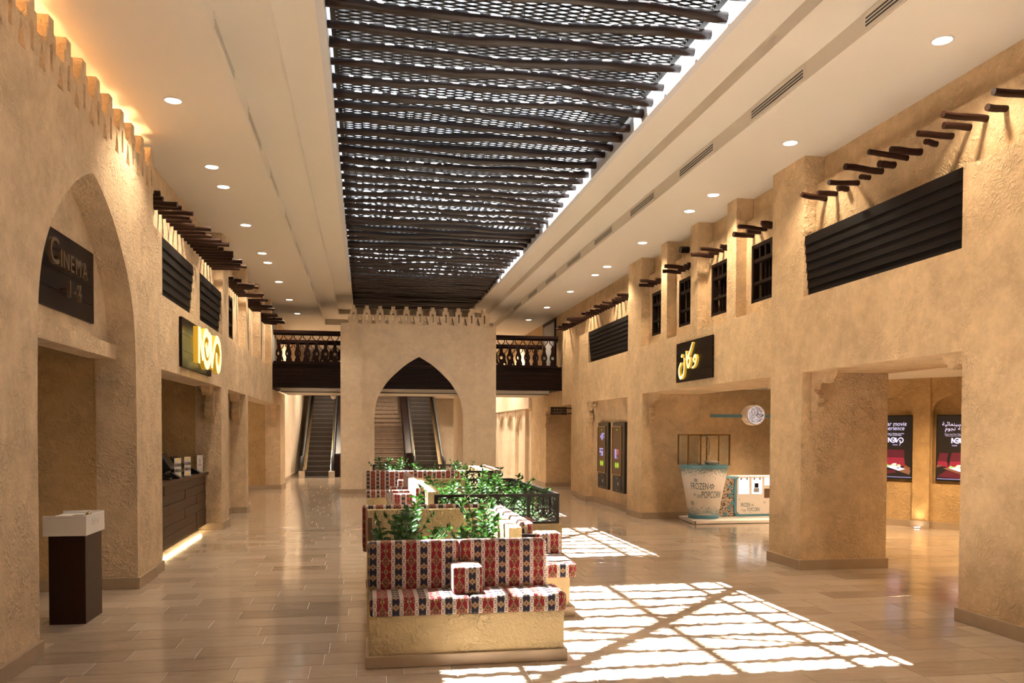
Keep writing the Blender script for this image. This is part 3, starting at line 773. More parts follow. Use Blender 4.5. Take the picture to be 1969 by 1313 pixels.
for k, (a, b) in enumerate(BAYS_R):
    for i, (dy, xt, dz) in enumerate([(.20, 4.94, .0), (.45, 4.70, .01), (.63, 4.94, 0), (.81, 4.79, .0), (.32, 5.0, .0)]):
        stub(5.10, a + dy, 4.21, xt + (k * .037 + i * .05) % .09 - .04, 4.21 + dz + .005, 'dark pole stub above the bay window before the %s, %s of five' % (bayn[k], nth(i)), 'pole stubs above the bay windows')
y = 15.42; i = 0
while y < 21.05:
    stub(5.10, y, 4.21, 5.10 - rs_.choice((.14, .2, .26, .34, .42, .3)), 4.21 + rs_.uniform(-.01, .02), 'dark pole stub in the long row over the far louvred panel, %s from the pillar' % nth(i), 'pole stubs over the far louvred panel')
    y += .206; i += 1
lens = [.12, .08, .30, .31, .48, .33, .30, .29, .60, .40, .48, .66, .80, .44, .52, .72, .66, .58, .80, .70, .84, .55]
for i in range(22):
    y = 9.62 + .2025 * i
    if y > 13.95: break
    stub(-2.40, y, 4.16, -2.40 + min(.56, .15 + lens[i] * .50), 4.16 + rs_.uniform(-.01, .015), 'dark pole stub in the row above the ticket counter, %s from the cinema arch' % nth(i), 'pole stubs above the ticket counter')
for k, (a, b) in enumerate(BAYS_L):
    y = a + .12; i = 0
    while y < b - .05:
        stub(-2.40, y, 4.16, -2.40 + rs_.choice((.2, .3, .38, .46, .5)), 4.16 + rs_.uniform(-.01, .015), 'dark pole stub in upper left bay %s past the counter, %s from its near end' % (nth(k), nth(i)), 'pole stubs in the upper left bays')
        y += .205; i += 1
t = thing('wall_spotlight', 'small black round spotlight on the upper right wall between pillars', 'spotlight', (5.20, 12.95, 4.56))
MB().tube([(5.2, 12.95, 4.56), (5.06, 12.95, 4.56)], .055, 14).build('housing', 'black_plastic', t)

# ================================================================== CORBELS
CP = [(0, 0), (.33, 0), (.31, .06), (.27, .095), (.265, .13), (.20, .138), (.165, .09), (.10, .10), (.055, .15), (.045, .20), (.07, .24), (.11, .26), (.118, .31), (.10, .355), (.117, .40), (.09, .455), (.04, .46), (.03, .53), (0, .58)]
def corbel(x0, x1, y, sgn, z, label, mat='plaster'):
    o = MB().prism([(y + sgn * d * 1.25, z - h) for d, h in CP], 'x', x0, x1).build('corbel', mat)
    tag(o, label, 'corbel', 'carved corbels under the lintels')
for y, sg, z, w_ in ((8.86, -1, 2.285, 'scrolled plaster corbel on the pillar under the lobby lintel'), (6.25, 1, 2.285, 'scrolled plaster corbel on the nearest pier under the lobby lintel'),
                     (14.47, -1, 2.28, 'scrolled plaster corbel at the far jamb of the kiosk opening'), (9.61, 1, 2.28, 'scrolled plaster corbel at the near jamb of the kiosk opening'),
                     (23.3, -1, 2.27, 'scrolled plaster corbel in the toilets passage under the sign')):
    corbel(5.07, 5.15, y, sg, z, w_)
corbel(5.0, 5.07, 18.33, -1, 2.254, 'scrolled plaster corbel in the far corner above the ticket machines')
for y, z, w_ in ((13.88, 2.278, 'scrolled plaster corbel at the far end of the ticket counter opening'), (16.6, 2.272, 'scrolled plaster corbel beside the narrow dark door'), (23.2, 2.26, 'scrolled plaster corbel at the far end of the dim left alcove')):
    corbel(-2.50, -2.37, y, -1, z, w_)
corbel(-2.45, -2.35, 24.9, 1, 2.2, 'scrolled plaster corbel on the wall beside the left escalator')

# ================================================================== BASEBOARDS
def base(name, boxes, label):
    m = MB()
    for b in boxes: m.box(*b, 0, .115)
    struct(m.build(name, 'limestone', bev=.004), label)
e = .022
def foot(x0, x1, y0, y1): return [(x0 - e, x0, y0 - e, y1 + e), (x1, x1 + e, y0 - e, y1 + e), (x0, x1, y0 - e, y0), (x0, x1, y1, y1 + e)]
base('baseboard_right', [(XR - e, XR, Y0, 6.25 + e), (XR, 6.065, 6.25, 6.25 + e)] + foot(XR, 6.045, 8.86, 9.61) +
     [(XR - e, XR, 14.47 - e, 15.32), (XR, 6.045, 14.47 - e, 14.47), (5.10 - e, 5.10, 15.32, 18.33), (XR, 5.10, 18.33 - e, 18.33), (XR - e, XR, 18.33 - e, 19.06 + e), (XR, 5.10, 19.06, 19.06 + e), (5.10 - e, 5.10, 19.08, 20.35), (5.10, 6.5, 23.3 - e, 23.3), (5.1 - e, 5.1, 23.3 - e, 25.5), (6.045, 6.045 + e, 14.5, 16.8), (6.045, 11, 16.8 - e, 16.8)], 'beige stone skirting along the right wall and pillars')
base('baseboard_left', [(XL, XL + e, Y0, 6.28 + e), (-2.63, XL, 6.28, 6.28 + e), (XL, XL + e, 8.83 - e, 9.55), (-6, XL, 8.83 - e, 8.83), (XB, XB + e * .8, 9.55, 9.93 + e), (-2.66, XB, 13.88 - e, 13.88), (XB, XB + e, 13.88 - e, 14.55 + e), (-2.66, XB, 16.6 - e, 16.6), (XB, XB + e, 16.6 - e, 16.95 + e), (-2.55, -2.55 + e, 14.6, 16.6), (-5.1, XB, 23.2 - e, 23.2), (XB, XB + e, 23.2 - e, 24.5), (-2.45, -2.45 + e, 24.5, 36.9)], 'beige stone skirting along the left wall and piers')
m = MB(); lbox(m, -1.6, 3.2, 0, .02, 0, .11)
for a in (.47, 1.40): lbox(m, a - .02, a + .29, 0, .085, 0, .115)
struct(m.build('baseboard_lobby', 'limestone'), 'beige stone skirting along the angled lobby wall')

# ================================================================== SIGNS
def plank_board(t, X, side, y0, y1, z0, z1, n, th=.03, clip=None):
    h = (z1 - z0) / n
    for i in range(n):
        MB().box(X, X + side * th, y0, y1, z0 + i * h + .002, z0 + (i + 1) * h - .002).build('plank', 'wood_black', t)
# cinema sign on the tympanum
cs = thing('cinema_sign', 'dark plank sign with raised bronze letters CINEMA 1-4 in the arch', 'sign', (-2.505, 8.0, 2.6))
for i, (za, zb) in enumerate(((2.575, 2.735), (2.739, 2.895), (2.899, 3.055), (3.059, 3.22))):
    MB().box(-2.504, -2.48, 6.75, 8.296, za, zb).build('plank', 'wood_black', cs)
def letters(t, word, sizes, y0, z, X, mat, ext, pitch, axes=FL, sgn=1):
    y = y0
    for ch, sz in zip(word, sizes):
        me = text_mesh(ch, sz, ext / 2); a, b = width(me)
        me.materials.clear(); me.materials.append(M[mat]); me.name = 'letter'
        me.transform(basis(Vector((X, y - sgn * a, z)) - WLOC[t.name], *axes)); link('letter', me, t)
        y += sgn * (b - a + pitch)
letters(cs, 'CINEMA', [.30, .20, .20, .20, .20, .20], 6.955, 2.895, -2.40, 'brass_letter', .03, .040)
letters(cs, '1', [.205], 7.38, 2.68, -2.40, 'brass_letter', .03, .03); letters(cs, '-', [.17], 7.49, 2.70, -2.40, 'brass_letter', .03, .03); letters(cs, '4', [.205], 7.57, 2.68, -2.40, 'brass_letter', .03, .03)
for y, z in ((7.2, 2.97), (7.45, 2.97), (7.7, 2.97), (7.95, 2.97), (7.42, 2.75), (7.62, 2.75)): MB().tube([(-2.48, y, z), (-2.40, y, z)], .01, 6).build('standoff', 'bronze', cs)
# glowing word sign above the ticket counter
NV = [[(.10, 0), (.10, 1.0)], [(.16, .97), (.42, .45), (.60, .14)], [(1.7, .97), (1.45, .60), (1.2, .36), (1.0, .62)], [(1.86, .02), (2.2, .60), (2.6, .93), (3.05, .86), (3.28, .5), (3.1, .12), (2.8, .03), (2.6, .22), (2.62, .52)], [(1.86, .02), (1.78, .5), (1.74, .97)]]
NO = [(1.15 + .5 * math.cos(a), .49 + .47 * math.sin(a)) for a in [2 * PI * i / 24 for i in range(24)]]
def novo(t, fn, k, d0, d1, mats, wdt=.2):
    for i, p in enumerate(NV):
        sc = lambda q: (q[0] * k, q[1] * k * 1.0)
        m = MB(); m.stroke([sc(q) for q in p], wdt * k, d0, d1, fn, spline=True); m.build('letter_stroke', mats, t, fix=False)
    m = MB(); m.stroke([(x * k, y * k) for x, y in NO], wdt * k, d0, d1, fn, spline=False, closed=True); m.build('letter_stroke', mats, t, fix=False)
ns = thing('glowing_sign', 'dark square sign with glowing yellow looping letters above the ticket counter', 'sign', (-2.24, 11.8, 2.38))
plank_board(ns, XB + .002, 1, 10.84, 12.80, 2.375, 2.995, 3, .035)
novo(ns, lambda x, y, d: (d, 11.02 + x * .5 / .46, 2.44 + y), .46, -2.13, -2.07, ['letter_face', 'letter_side'], .24)
# kiosk shop sign with Arabic script
ds = thing('glowing_sign', 'black square sign with glowing gold Arabic script above the kiosk', 'sign', (4.94, 12.0, 2.38))
plank_board(ds, XR - .002, -1, 11.32, 12.72, 2.375, 2.995, 4, .03)
def board_pt(x, y):
    fx = (x - 205) / 640; top = 380 - (x - 205) * .27; bot = 1080 - (x - 205) * .16
    return (fx * 1.40, (1 - (y - top) / (bot - top)) * .62)
AR = [([(348, 722), (318, 790), (306, 880), (332, 985), (382, 945), (402, 850), (404, 720), (402, 625)], .075), ([(352, 575), (368, 612)], .085), ([(440, 500), (448, 640), (474, 785), (502, 745), (514, 655), (490, 618), (462, 668)], .07), ([(462, 625), (500, 540), (556, 345)], .07), ([(592, 700), (575, 645), (600, 580), (622, 625), (614, 700), (592, 765), (548, 805)], .065)]
for p, wdt in AR:
    m = MB(); m.stroke([board_pt(*q) for q in p], lambda s, w_=wdt: w_ * .55 * (.65 + .5 * math.sin(PI * min(1, s + .12))), 4.912, 4.875, lambda x, y, d: (d, 12.72 - x, 2.375 + y)); m.build('letter_stroke', ['letter_face', 'letter_side'], ds, fix=False)
# toilets sign
ts = thing('toilets_sign', 'small dark hanging sign with TOILETS lettering and figures on the right wall', 'sign', (4.76, 20.3, 2.1))
for i in range(3): MB().box(4.56, 4.97, 20.3, 20.325, 2.0 + i * .066, 2.062 + i * .066).build('plank', 'wood_black', ts)
for z in (2.03, 2.16): MB().box(4.97, 5.10, 20.3, 20.32, z - .012, z + .02).build('bracket', 'metal_dark', ts)
text_part('lettering', 'TOILETS', .062, .001, 'brass_letter', ts, (4.60, 20.298, 2.012), *FF)
for x, k in ((4.66, 0), (4.73, 1)):
    m = MB(); m.lathe((0, 0, 0), [(.010, -.010), (.010, .0), (.006, .006)], 8); m = MB()
    m.prism([(x - .018, 2.155), (x + .018, 2.155), (x + (.022 if k else .014), 2.12), (x + .010, 2.11), (x + .008, 2.075), (x - .008, 2.075), (x - .010, 2.11), (x - (.022 if k else .014), 2.12)], 'y', 20.297, 20.2995)
    m.prism([(x + .010 * math.cos(a), 2.172 + .010 * math.sin(a)) for a in [2 * PI * i / 10 for i in range(10)]], 'y', 20.297, 20.2995); m.build('pictogram', 'brass_letter', ts)
m = MB(); fz = lambda x, y, d: (x, d, y)
m.stroke([(4.82 + .028 * math.cos(a), 2.098 + .028 * math.sin(a)) for a in [2.4 + 4.6 * i / 12 for i in range(13)]], .009, 20.2995, 20.297, fz, False); m.stroke([(4.812, 2.15), (4.815, 2.112), (4.842, 2.11), (4.858, 2.078)], .010, 20.2995, 20.297, fz, False)
m.prism([(4.812 + .009 * math.cos(a), 2.17 + .009 * math.sin(a)) for a in [2 * PI * i / 10 for i in range(10)]], 'y', 20.297, 20.2995); m.build('pictogram', 'brass_letter', ts)

# narrow door, fittings
d = struct(MB().box(-2.56, -2.52, 14.58, 15.62, 0, 1.93).build('door_1', 'wood_black'), 'narrow dark door in the left bay past the ticket counter')
MB().box(-2.52, -2.50, 15.5, 15.53, .9, 1.08).build('handle', 'chrome', d)
d = struct(MB().box(5.0, 5.10, 15.0, 15.0001, 0, .001).build('trim_1', 'limestone'), 'trim')
bpy.data.objects.remove(d)
for z, h in ((1.02, .10), (.42, .06)):
    tag(MB().box(5.088, 5.10, 19.35, 19.41, z, z + h).build('switch_plate', 'grey_plastic'), 'small %s on the right wall left of the ticket machines' % ('tall call plate' if z > 1 else 'square socket plate'), 'switch plate')
# ================================================================== TICKET COUNTER
tc = thing('ticket_counter', 'dark plank-fronted ticket counter in the left opening with glow at its foot', 'counter', (-2.85, 11.9, 0))
MB().box(-3.15, -2.535, 9.96, 13.85, .09, .885).build('body', 'wood_black', tc)
rr = random.Random(9); zh = (.885 - .09) / 6
for r in range(6):
    y = 9.96; first = True
    while y < 13.84:
        ln = rr.uniform(.7, 1.1) if not first else rr.uniform(.35, 1.0); first = False; y2 = min(13.85, y + ln)
        if 13.85 - y2 < .2: y2 = 13.85
        MB().box(-2.535, -2.505 + rr.uniform(-.004, .004), y + .002, y2 - .002, .09 + r * zh + .002, .09 + (r + 1) * zh - .002).build('plank', 'counter_wood', tc); y = y2
MB().box(-3.2, -2.46, 9.94, 13.87, .887, .925).build('worktop', 'counter_wood', tc, bev=.004)
MB().box(-3.1, -2.62, 9.96, 13.85, 0, .09).build('plinth', 'wood_black', tc)
MB().box(-2.60, -2.575, 9.98, 13.83, .06, .085).build('light_strip', 'strip_glow', tc)
area('counter_glow', (-2.565, 11.9, .082), 5, .04, 3.8, (.35, 0, -1), (1, .72, .38)).rotation_euler = (0, math.radians(-25), 0)
def flyer(x, y, h, hd, label, cols):
    t = thing('flyer_stand', label, 'flyer stand', (x, y, .925), 'flyer stands on the ticket counter')
    MB().box(x - .05, x + .03, y - .06, y + .06, .925, .932).build('foot', 'clear_plastic', t)
    MB().box(x - .004, x + .004, y - .05, y + .05, .932, .925 + h).build('card', 'white_lacquer', t)
    t.rotation_euler = (0, 0, -.85)
    for (za, zb, ya, yb, mt) in cols: MB().box(x + .004, x + .0055, y + ya, y + yb, .925 + h * za, .925 + h * zb).build('print', mt, t)
pr = [(.86, .96, -.02, .02, 'letter_side'), (.56, .72, -.05, .05, 'grey_plastic'), (.60, .70, 0, .045, 'twig'), (.28, .44, -.05, .05, 'grey_plastic'), (.30, .42, -.04, .0, 'twig'), (.06, .14, -.03, .03, 'letter_side')]
flyer(-2.58, 12.22, .275, 0, 'white flyer stand with yellow badge, nearest of the pair on the counter', pr)
flyer(-2.56, 12.76, .275, 0, 'white flyer stand with yellow badge, farther of the pair on the counter', pr)
flyer(-2.58, 13.78, .27, 0, 'plain white flyer stand with small print at the far counter end', [(.70, .76, -.012, .012, 'grey_plastic'), (.40, .44, -.03, .03, 'screen_orange'), (.5, .66, -.006, .006, 'grey_plastic')])
def monitor(x, y, z, wd, hh, label):
    t = thing('till_monitor', label, 'monitor', (x, y, .925), 'till monitors on the counter')
    m = MB(); a, b = y - wd / 2, y + wd / 2
    m.prism([(x + .0, z), (x + .13, z + .05), (x - .02, z + hh), (x - .13, z + hh - .03)], 'y', a, b); m.build('screen_body', 'black_plastic', t, bev=.012)
    MB().box(x - .06, x + .02, y - .06, y + .06, .93, z + .08).build('stand', 'black_plastic', t)
    MB().box(x - .12, x + .10, y - .11, y + .11, .925, .945).build('base', 'black_plastic', t, bev=.006)
monitor(-2.76, 12.25, 1.0, .36, .27, 'black till monitor tilted back at the near counter end')
monitor(-2.85, 13.35, .97, .34, .22, 'black till monitor behind the farther yellow-badged flyer')
for y, lab in ((11.98, 'black card terminal at the near end of the ticket counter'), (13.35, 'dark brown wedge card reader beside the plain white flyer')):
    t = thing('card_terminal', lab, 'card terminal', (-2.56, y, .925))
    m = MB(); m.prism([(-2.62, .925), (-2.50, .925), (-2.50, .945), (-2.60, 1.01), (-2.63, 1.0)], 'y', y - .06, y + .06); m.build('body', 'black_plastic', t, bev=.004)
    MB().box(-2.59, -2.53, y - .035, y + .035, .965, .985).build('keypad', 'grey_plastic', t)
t = thing('telephone', 'black telephone lying at the near end of the counter', 'telephone', (-2.66, 11.75, .925))
m = MB(); m.prism([(-2.75, .925), (-2.55, .925), (-2.56, .95), (-2.74, .985)], 'y', 11.64, 11.84); m.build('body', 'black_plastic', t, bev=.004)
MB().tube([(-2.74, 11.68, 1.0), (-2.65, 11.67, 1.0), (-2.56, 11.68, .975)], [.02, .014, .02], 8).build('handset', 'black_plastic', t)
spot('lamp', (-3.4, 11.2, 2.55), 34, None, 130, 1.0, (1, .8, .6)); spot('lamp', (-3.9, 20, 2.55), 40, None, 130, 1.0)
spot('lamp', (-4.2, 7.6, 2.58), 44, None, 130, 1.0)

# ================================================================== LECTERN
lc = thing('lectern', 'dark wood pedestal lectern with white tray top beside the arch', 'lectern', (-2.40, 7.5, 0))
MB().box(-2.541, -2.262, 7.29, 7.72, 0, .727).build('pedestal', 'lectern_wood', lc, bev=.002)
m = MB(); m.box(-2.578, -2.246, 7.27, 7.75, .727, .868); m.box(-2.578, -2.246, 7.27, 7.285, .868, .893); m.box(-2.261, -2.246, 7.285, 7.75, .868, .893); m.box(-2.578, -2.261, 7.735, 7.75, .868, .893)
m.build('tray', 'white_lacquer', lc, bev=.003)
class _P: pass
for i, p in enumerate(NV):
    m = MB(); m.stroke([(q[0] * .052, q[1] * .06) for q in p], .010, -2.2455, -2.2435, lambda x, y, d: (d, 7.42 + x, .80 + y)); m.build('embossed_stroke', 'white_lacquer', lc, fix=False)
m = MB(); m.stroke([(x * .052, y * .06) for x, y in NO], .010, -2.2455, -2.2435, lambda x, y, d: (d, 7.42 + x, .80 + y), False, closed=True); m.build('embossed_stroke', 'white_lacquer', lc, fix=False)
t = thing('desk_bell', 'small brass desk bell with pad in the white lectern tray', 'bell', (-2.36, 7.55, .868))
MB().lathe((-2.33, 7.60, .868), [(.028, 0), (.027, .006), (.022, .016), (.010, .022), (.004, .024), (.004, .030)], 14).build('dome', 'bronze', t, smooth=True)
MB().box(-2.43, -2.355, 7.48, 7.58, .868, .873).build('pad', 'bronze', t)

# ================================================================== SEATING
def cushion(name, x0, x1, y0, y1, z0, z1, parent, along='x', bev=.03, u0=0.0, mat='kilim_fabric'):
    bm = bmesh.new(); bmesh.ops.create_cube(bm, size=1.0)
    for v in bm.verts: v.co = Vector(((x0 + x1) / 2 + v.co.x * (x1 - x0), (y0 + y1) / 2 + v.co.y * (y1 - y0), (z0 + z1) / 2 + v.co.z * (z1 - z0)))
    bmesh.ops.bevel(bm, geom=bm.edges[:], offset=bev, segments=4, profile=.6, affect='EDGES')
    uvl = bm.loops.layers.uv.new('UVMap'); bm.normal_update()
    for f in bm.faces:
        f.smooth = True; n = f.normal
        for l in f.loops:
            c = l.vert.co
            if along == 'x':
                if abs(n.x) > .8: u, v = c.y, c.z
                else: u, v = c.x, (c.z if abs(n.y) > abs(n.z) else c.z + (c.y - y0))
            else:
                if abs(n.y) > .8: u, v = c.x, c.z
                else: u, v = c.y, (c.z if abs(n.x) > abs(n.z) else c.z + (c.x - x0))
            l[uvl].uv = (u + u0, v)
    me = bpy.data.meshes.new(name); bm.to_mesh(me); bm.free()
    off = WLOC[parent.name] if parent else Vector((0, 0, 0)); me.transform(Matrix.Translation(-off)); me.materials.append(M[mat])
    o = link(name, me, parent); w_ = o.modifiers.new('wn', 'WEIGHTED_NORMAL'); w_.keep_sharp = False
    return o
def pbox(name, mat, parent, *b, bev=.006): return MB().box(*b).build(name, mat, parent, bev=bev)

b1 = thing('kilim_bench', 'front plaster bench with red and navy kilim cushions facing the entrance', 'bench', (.69, 5.85, 0))
pbox('base', 'plaster_bench', b1, .022, 1.365, 5.62, 6.045, .083, .348)
pbox('plinth', 'limestone', b1, 0, 1.386, 5.598, 6.14, 0, .084)
pbox('back_wall', 'plaster_bench', b1, .01, 1.28, 6.03, 6.14, .348, .79)
cushion('seat_cushion', .024, .70, 5.592, 5.97, .348, .475, b1, 'x', .03, .03); cushion('seat_cushion', .70, 1.378, 5.592, 5.97, .348, .475, b1, 'x', .03, -.03 + .059)
cushion('back_cushion', .016, .665, 5.90, 6.03, .46, .812, b1, 'x', .035, .0); cushion('back_cushion', .665, 1.302, 5.90, 6.03, .46, .812, b1, 'x', .035, -.03)
def bolster(x0, x1, y0, y1, label, along, z0=.475, z1=.665):
    o = cushion('bolster', x0, x1, y0, y1, z0, z1, None, along, .018, .04); tag(o, label, 'bolster', 'kilim bolsters on the benches')
bolster(.592, .795, 5.655, 5.915, 'kilim block bolster in the middle of the front bench', 'y')

b2 = thing('kilim_bench', 'plaster bench facing the gateway behind the first planter, seen from its back', 'bench', (.6, 8.8, 0))
pbox('back_wall', 'plaster_bench', b2, .016, 1.275, 8.43, 8.53, 0, .80)
pbox('base', 'plaster_bench', b2, .02, 1.275, 8.53, 9.08, .083, .348); pbox('plinth', 'limestone', b2, 0, 1.28, 8.53, 9.10, 0, .084)
cushion('seat_cushion', -.03, .68, 8.62, 9.10, .348, .475, b2, 'x'); cushion('seat_cushion', .68, 1.29, 8.62, 9.10, .348, .475, b2, 'x')
cushion('back_cushion', -.035, .64, 8.53, 8.66, .40, .835, b2, 'x', .035); cushion('back_cushion', .64, 1.27, 8.53, 8.66, .40, .835, b2, 'x', .035)

b3 = thing('kilim_bench', 'plaster bench with kilim cushions facing the right wall, in the sunlight', 'bench', (1.5, 7.9, 0))
pbox('back_wall', 'plaster_bench', b3, 1.172, 1.275, 6.74, 8.428, 0, .80)
pbox('backing_board', 'wood_black', b3, 1.277, 1.40, 6.80, 6.84, .40, .735, bev=.003)
pbox('base', 'plaster_bench', b3, 1.285, 1.745, 6.98, 9.25, .083, .348); pbox('plinth', 'limestone', b3, 1.285, 1.785, 6.93, 9.29, 0, .084)
for a, b in ((6.86, 8.02), (8.02, 9.22)): cushion('seat_cushion', 1.30, 1.775, a, b, .348, .475, b3, 'y', .03)
for a, b in ((6.88, 7.72), (7.72, 8.56)): cushion('back_cushion', 1.278, 1.40, a, b, .45, .83, b3, 'y', .035)
bolster(1.40, 1.765, 7.40, 7.62, 'sunlit kilim bolster on the right-facing bench, nearer the entrance', 'x')
bolster(1.40, 1.745, 8.62, 8.84, 'kilim bolster on the right-facing bench, close to the lattice fence', 'x')

pl1 = thing('planter', 'first planter box between the front bench and the wall behind it', 'planter', (.6, 7.3, 0))
pbox('kerb', 'plaster_bench', pl1, .012, .09, 6.14, 8.43, 0, .42); pbox('soil', 'soil', pl1, .09, 1.172, 6.14, 8.43, .30, .41, bev=0)
pbox('kerb', 'plaster_bench', pl1, 1.172, 1.275, 6.14, 6.74, 0, .42)
MB().box(.022, .062, 8.20, 8.40, .42, .745).build('post', 'brown_panel', pl1); MB().box(.10, .15, 8.30, 8.40, .41, .62).build('post', 'wood_black', pl1)
MB().box(.022, .05, 6.2, 8.2, .42, .46).build('rail', 'wood_black', pl1)

# second cluster
b4 = thing('kilim_bench', 'plaster bench with kilim cushions facing the left wall behind the first cluster', 'bench', (.6, 13, 0))
pbox('back_wall', 'plaster_bench', b4, .80, .95, 10.85, 14.0, 0, .80)
pbox('base', 'plaster_bench', b4, .40, .80, 11.5, 15.2, .083, .348); pbox('plinth', 'limestone', b4, .37, .80, 11.45, 15.2, 0, .084)
for a, b in ((11.4, 12.6), (12.6, 13.9), (13.9, 15.2)): cushion('seat_cushion', .36, .78, a, b, .348, .475, b4, 'y')
for a, b in ((11.35, 12.6), (12.6, 13.9), (13.9, 15.3)): cushion('back_cushion', .675, .80, a, b, .45, .835, b4, 'y', .04)
for i, y in enumerate((12.25, 13.0, 13.75)): bolster(.40, .69, y, y + .2, 'kilim bolster on the left-facing bench, %s of three from the entrance' % nth(i), 'x')
b5 = thing('kilim_bench', 'long plaster bench with kilim cushions in front of the gateway', 'bench', (1, 15.9, 0))
pbox('base', 'plaster_bench', b5, .02, 1.95, 15.62, 16.2, .083, .348); pbox('plinth', 'limestone', b5, 0, 1.97, 15.6, 16.2, 0, .084)
pbox('back_wall', 'plaster_bench', b5, .02, 1.92, 16.08, 16.2, .348, .80)
for a, b in ((.01, .66), (.66, 1.3), (1.3, 1.95)): cushion('seat_cushion', a, b, 15.59, 16.02, .348, .475, b5, 'x'); cushion('back_cushion', a, b, 15.95, 16.08, .46, .83, b5, 'x', .035)
bolster(.60, .80, 15.65, 15.93, 'kilim bolster on the long bench before the gateway', 'y')
pbox('back_wall', 'plaster_bench', thing('planter_wall', 'low plaster wall closing the lattice-fenced planter on its far side', 'wall', (1.3, 13.75, 0)), .95, 1.63, 13.7, 13.82, 0, .80)

def lattice(pts, z0, z1, label, npan, post=.045):
    (xa, ya), (xb, yb) = pts; L = math.hypot(xb - xa, yb - ya); ex = ((xb - xa) / L, (yb - ya) / L); nx_ = (-ex[1], ex[0])
    t = thing('lattice_fence', label, 'fence', ((xa + xb) / 2, (ya + yb) / 2, z0), 'dark lattice planter fences')
    def P(u, z, d): return (xa + ex[0] * u + nx_[0] * d, ya + ex[1] * u + nx_[1] * d, z)
    def bar(name, u0, u1, za, zb, th):
        vs = [P(u, z, d) for z in (za, zb) for u, d in ((u0, -th), (u1, -th), (u1, th), (u0, th))]
        MB().add(vs, [(0, 3, 2, 1), (4, 5, 6, 7), (0, 1, 5, 4), (1, 2, 6, 5), (2, 3, 7, 6), (3, 0, 4, 7)]).build(name, 'metal_dark', t)
    bar('top_rail', 0, L, z1 - .035, z1, .025); bar('bottom_rail', 0, L, z0, z0 + .03, .02)
    w_ = L / npan; zb, zt_ = z0 + .03, z1 - .035; h = zt_ - zb; r = min(w_, h) * .5
    for i in range(npan + 1): bar('post', min(max(0, i * w_ - post / 2), L - post), min(max(post, i * w_ + post / 2), L), z0 + .03, z1 - .035, .02)
    for i in range(npan):
        m = MB(); cx = (i + .5) * w_; cz = (zb + zt_) / 2; hw = w_ / 2 - post / 2; fn = lambda u, z, d: P(u, z, d)
        def arc(x, z, r_, a0, a1, n=12):
            run = []
            for k in range(n + 1):
                a = a0 + (a1 - a0) * k / n; p = (x + r_ * math.cos(a), z + r_ * math.sin(a))
                ok = cx - hw <= p[0] <= cx + hw and zb <= p[1] <= zt_
                if ok: run.append(p)
                if (not ok or k == n):
                    if len(run) > 1: m.stroke(run, .011, -.006, .006, fn, False)
                    run = []
        R1 = max(hw, h / 2)
        arc(cx, cz, min(hw, h / 2) * .97, 0, 2 * PI, 24)
        for sx_ in (-1, 1):
            arc(cx + sx_ * hw, cz, R1 * .95, 0, 2 * PI, 28)
            for sz in (-1, 1): arc(cx + sx_ * hw, cz + sz * h / 2, R1 * .9, 0, 2 * PI, 28)
        for sz in (-1, 1): arc(cx, cz + sz * h / 2, R1 * .95, 0, 2 * PI, 28)
        m.build('lattice_panel', 'metal_dark', t, fix=False)
    return t
lattice(((.84, 10.32), (2.43, 10.32)), .42, .80, 'dark arabesque lattice fence on the near side of the second planter', 4)
lattice(((2.42, 10.36), (2.42, 13.75)), .42, .80, 'dark arabesque lattice fence along the right side of the second planter', 8)
lattice(((1.66, 13.75), (2.42, 13.75)), .42, .80, 'dark arabesque lattice fence on the far side of the second planter', 2)
lattice(((1.80, 15.15), (2.32, 15.15)), .52, .86, 'small dark lattice fence at the end of the long bench', 2)
lattice(((.15, 18.1), (2.0, 18.1)), .45, .86, 'dark lattice fence behind the long bench before the gateway', 5)
pl2 = thing('planter', 'low plaster planter box under the dark lattice fences', 'planter', (1.7, 12, 0))
m = MB(); m.box(.84, 2.46, 10.27, 10.37, 0, .42); m.box(2.37, 2.46, 10.37, 13.8, 0, .42); m.box(1.63, 2.37, 13.7, 13.8, 0, .42); m.build('kerb', 'plaster_bench', pl2)
MB().box(.95, 2.37, 10.37, 13.7, .3, .42).build('soil', 'soil', pl2)
pl3 = thing('planter', 'plaster planter box behind the long bench before the gateway', 'planter', (1, 17.1, 0))
m = MB(); m.box(.05, 2.1, 18.05, 18.16, 0, .45); m.box(.05, .15, 16.2, 18.05, 0, .45); m.box(2.0, 2.1, 16.2, 18.05, 0, .45); m.build('kerb', 'plaster_bench', pl3); MB().box(.15, 2.0, 16.2, 18.05, .3, .44).build('soil', 'soil', pl3)
b6 = thing('kilim_bench', 'plaster bench with kilim cushions facing right at the end of the long bench', 'bench', (2.5, 16.2, 0))
pbox('back_wall', 'plaster_bench', b6, 2.12, 2.38, 15.3, 17.4, 0, .86); pbox('base', 'plaster_bench', b6, 2.38, 2.82, 15.2, 17.4, .083, .348); pbox('plinth', 'limestone', b6, 2.38, 2.86, 15.15, 17.4, 0, .084)
cushion('seat_cushion', 2.38, 2.86, 15.15, 17.4, .348, .475, b6, 'y'); cushion('back_cushion', 2.37, 2.5, 15.3, 17.4, .45, .88, b6, 'y', .04)
bolster(2.48, 2.84, 15.2, 15.42, 'kilim bolster on the right-facing bench nearest the gateway', 'x', .475, .68)

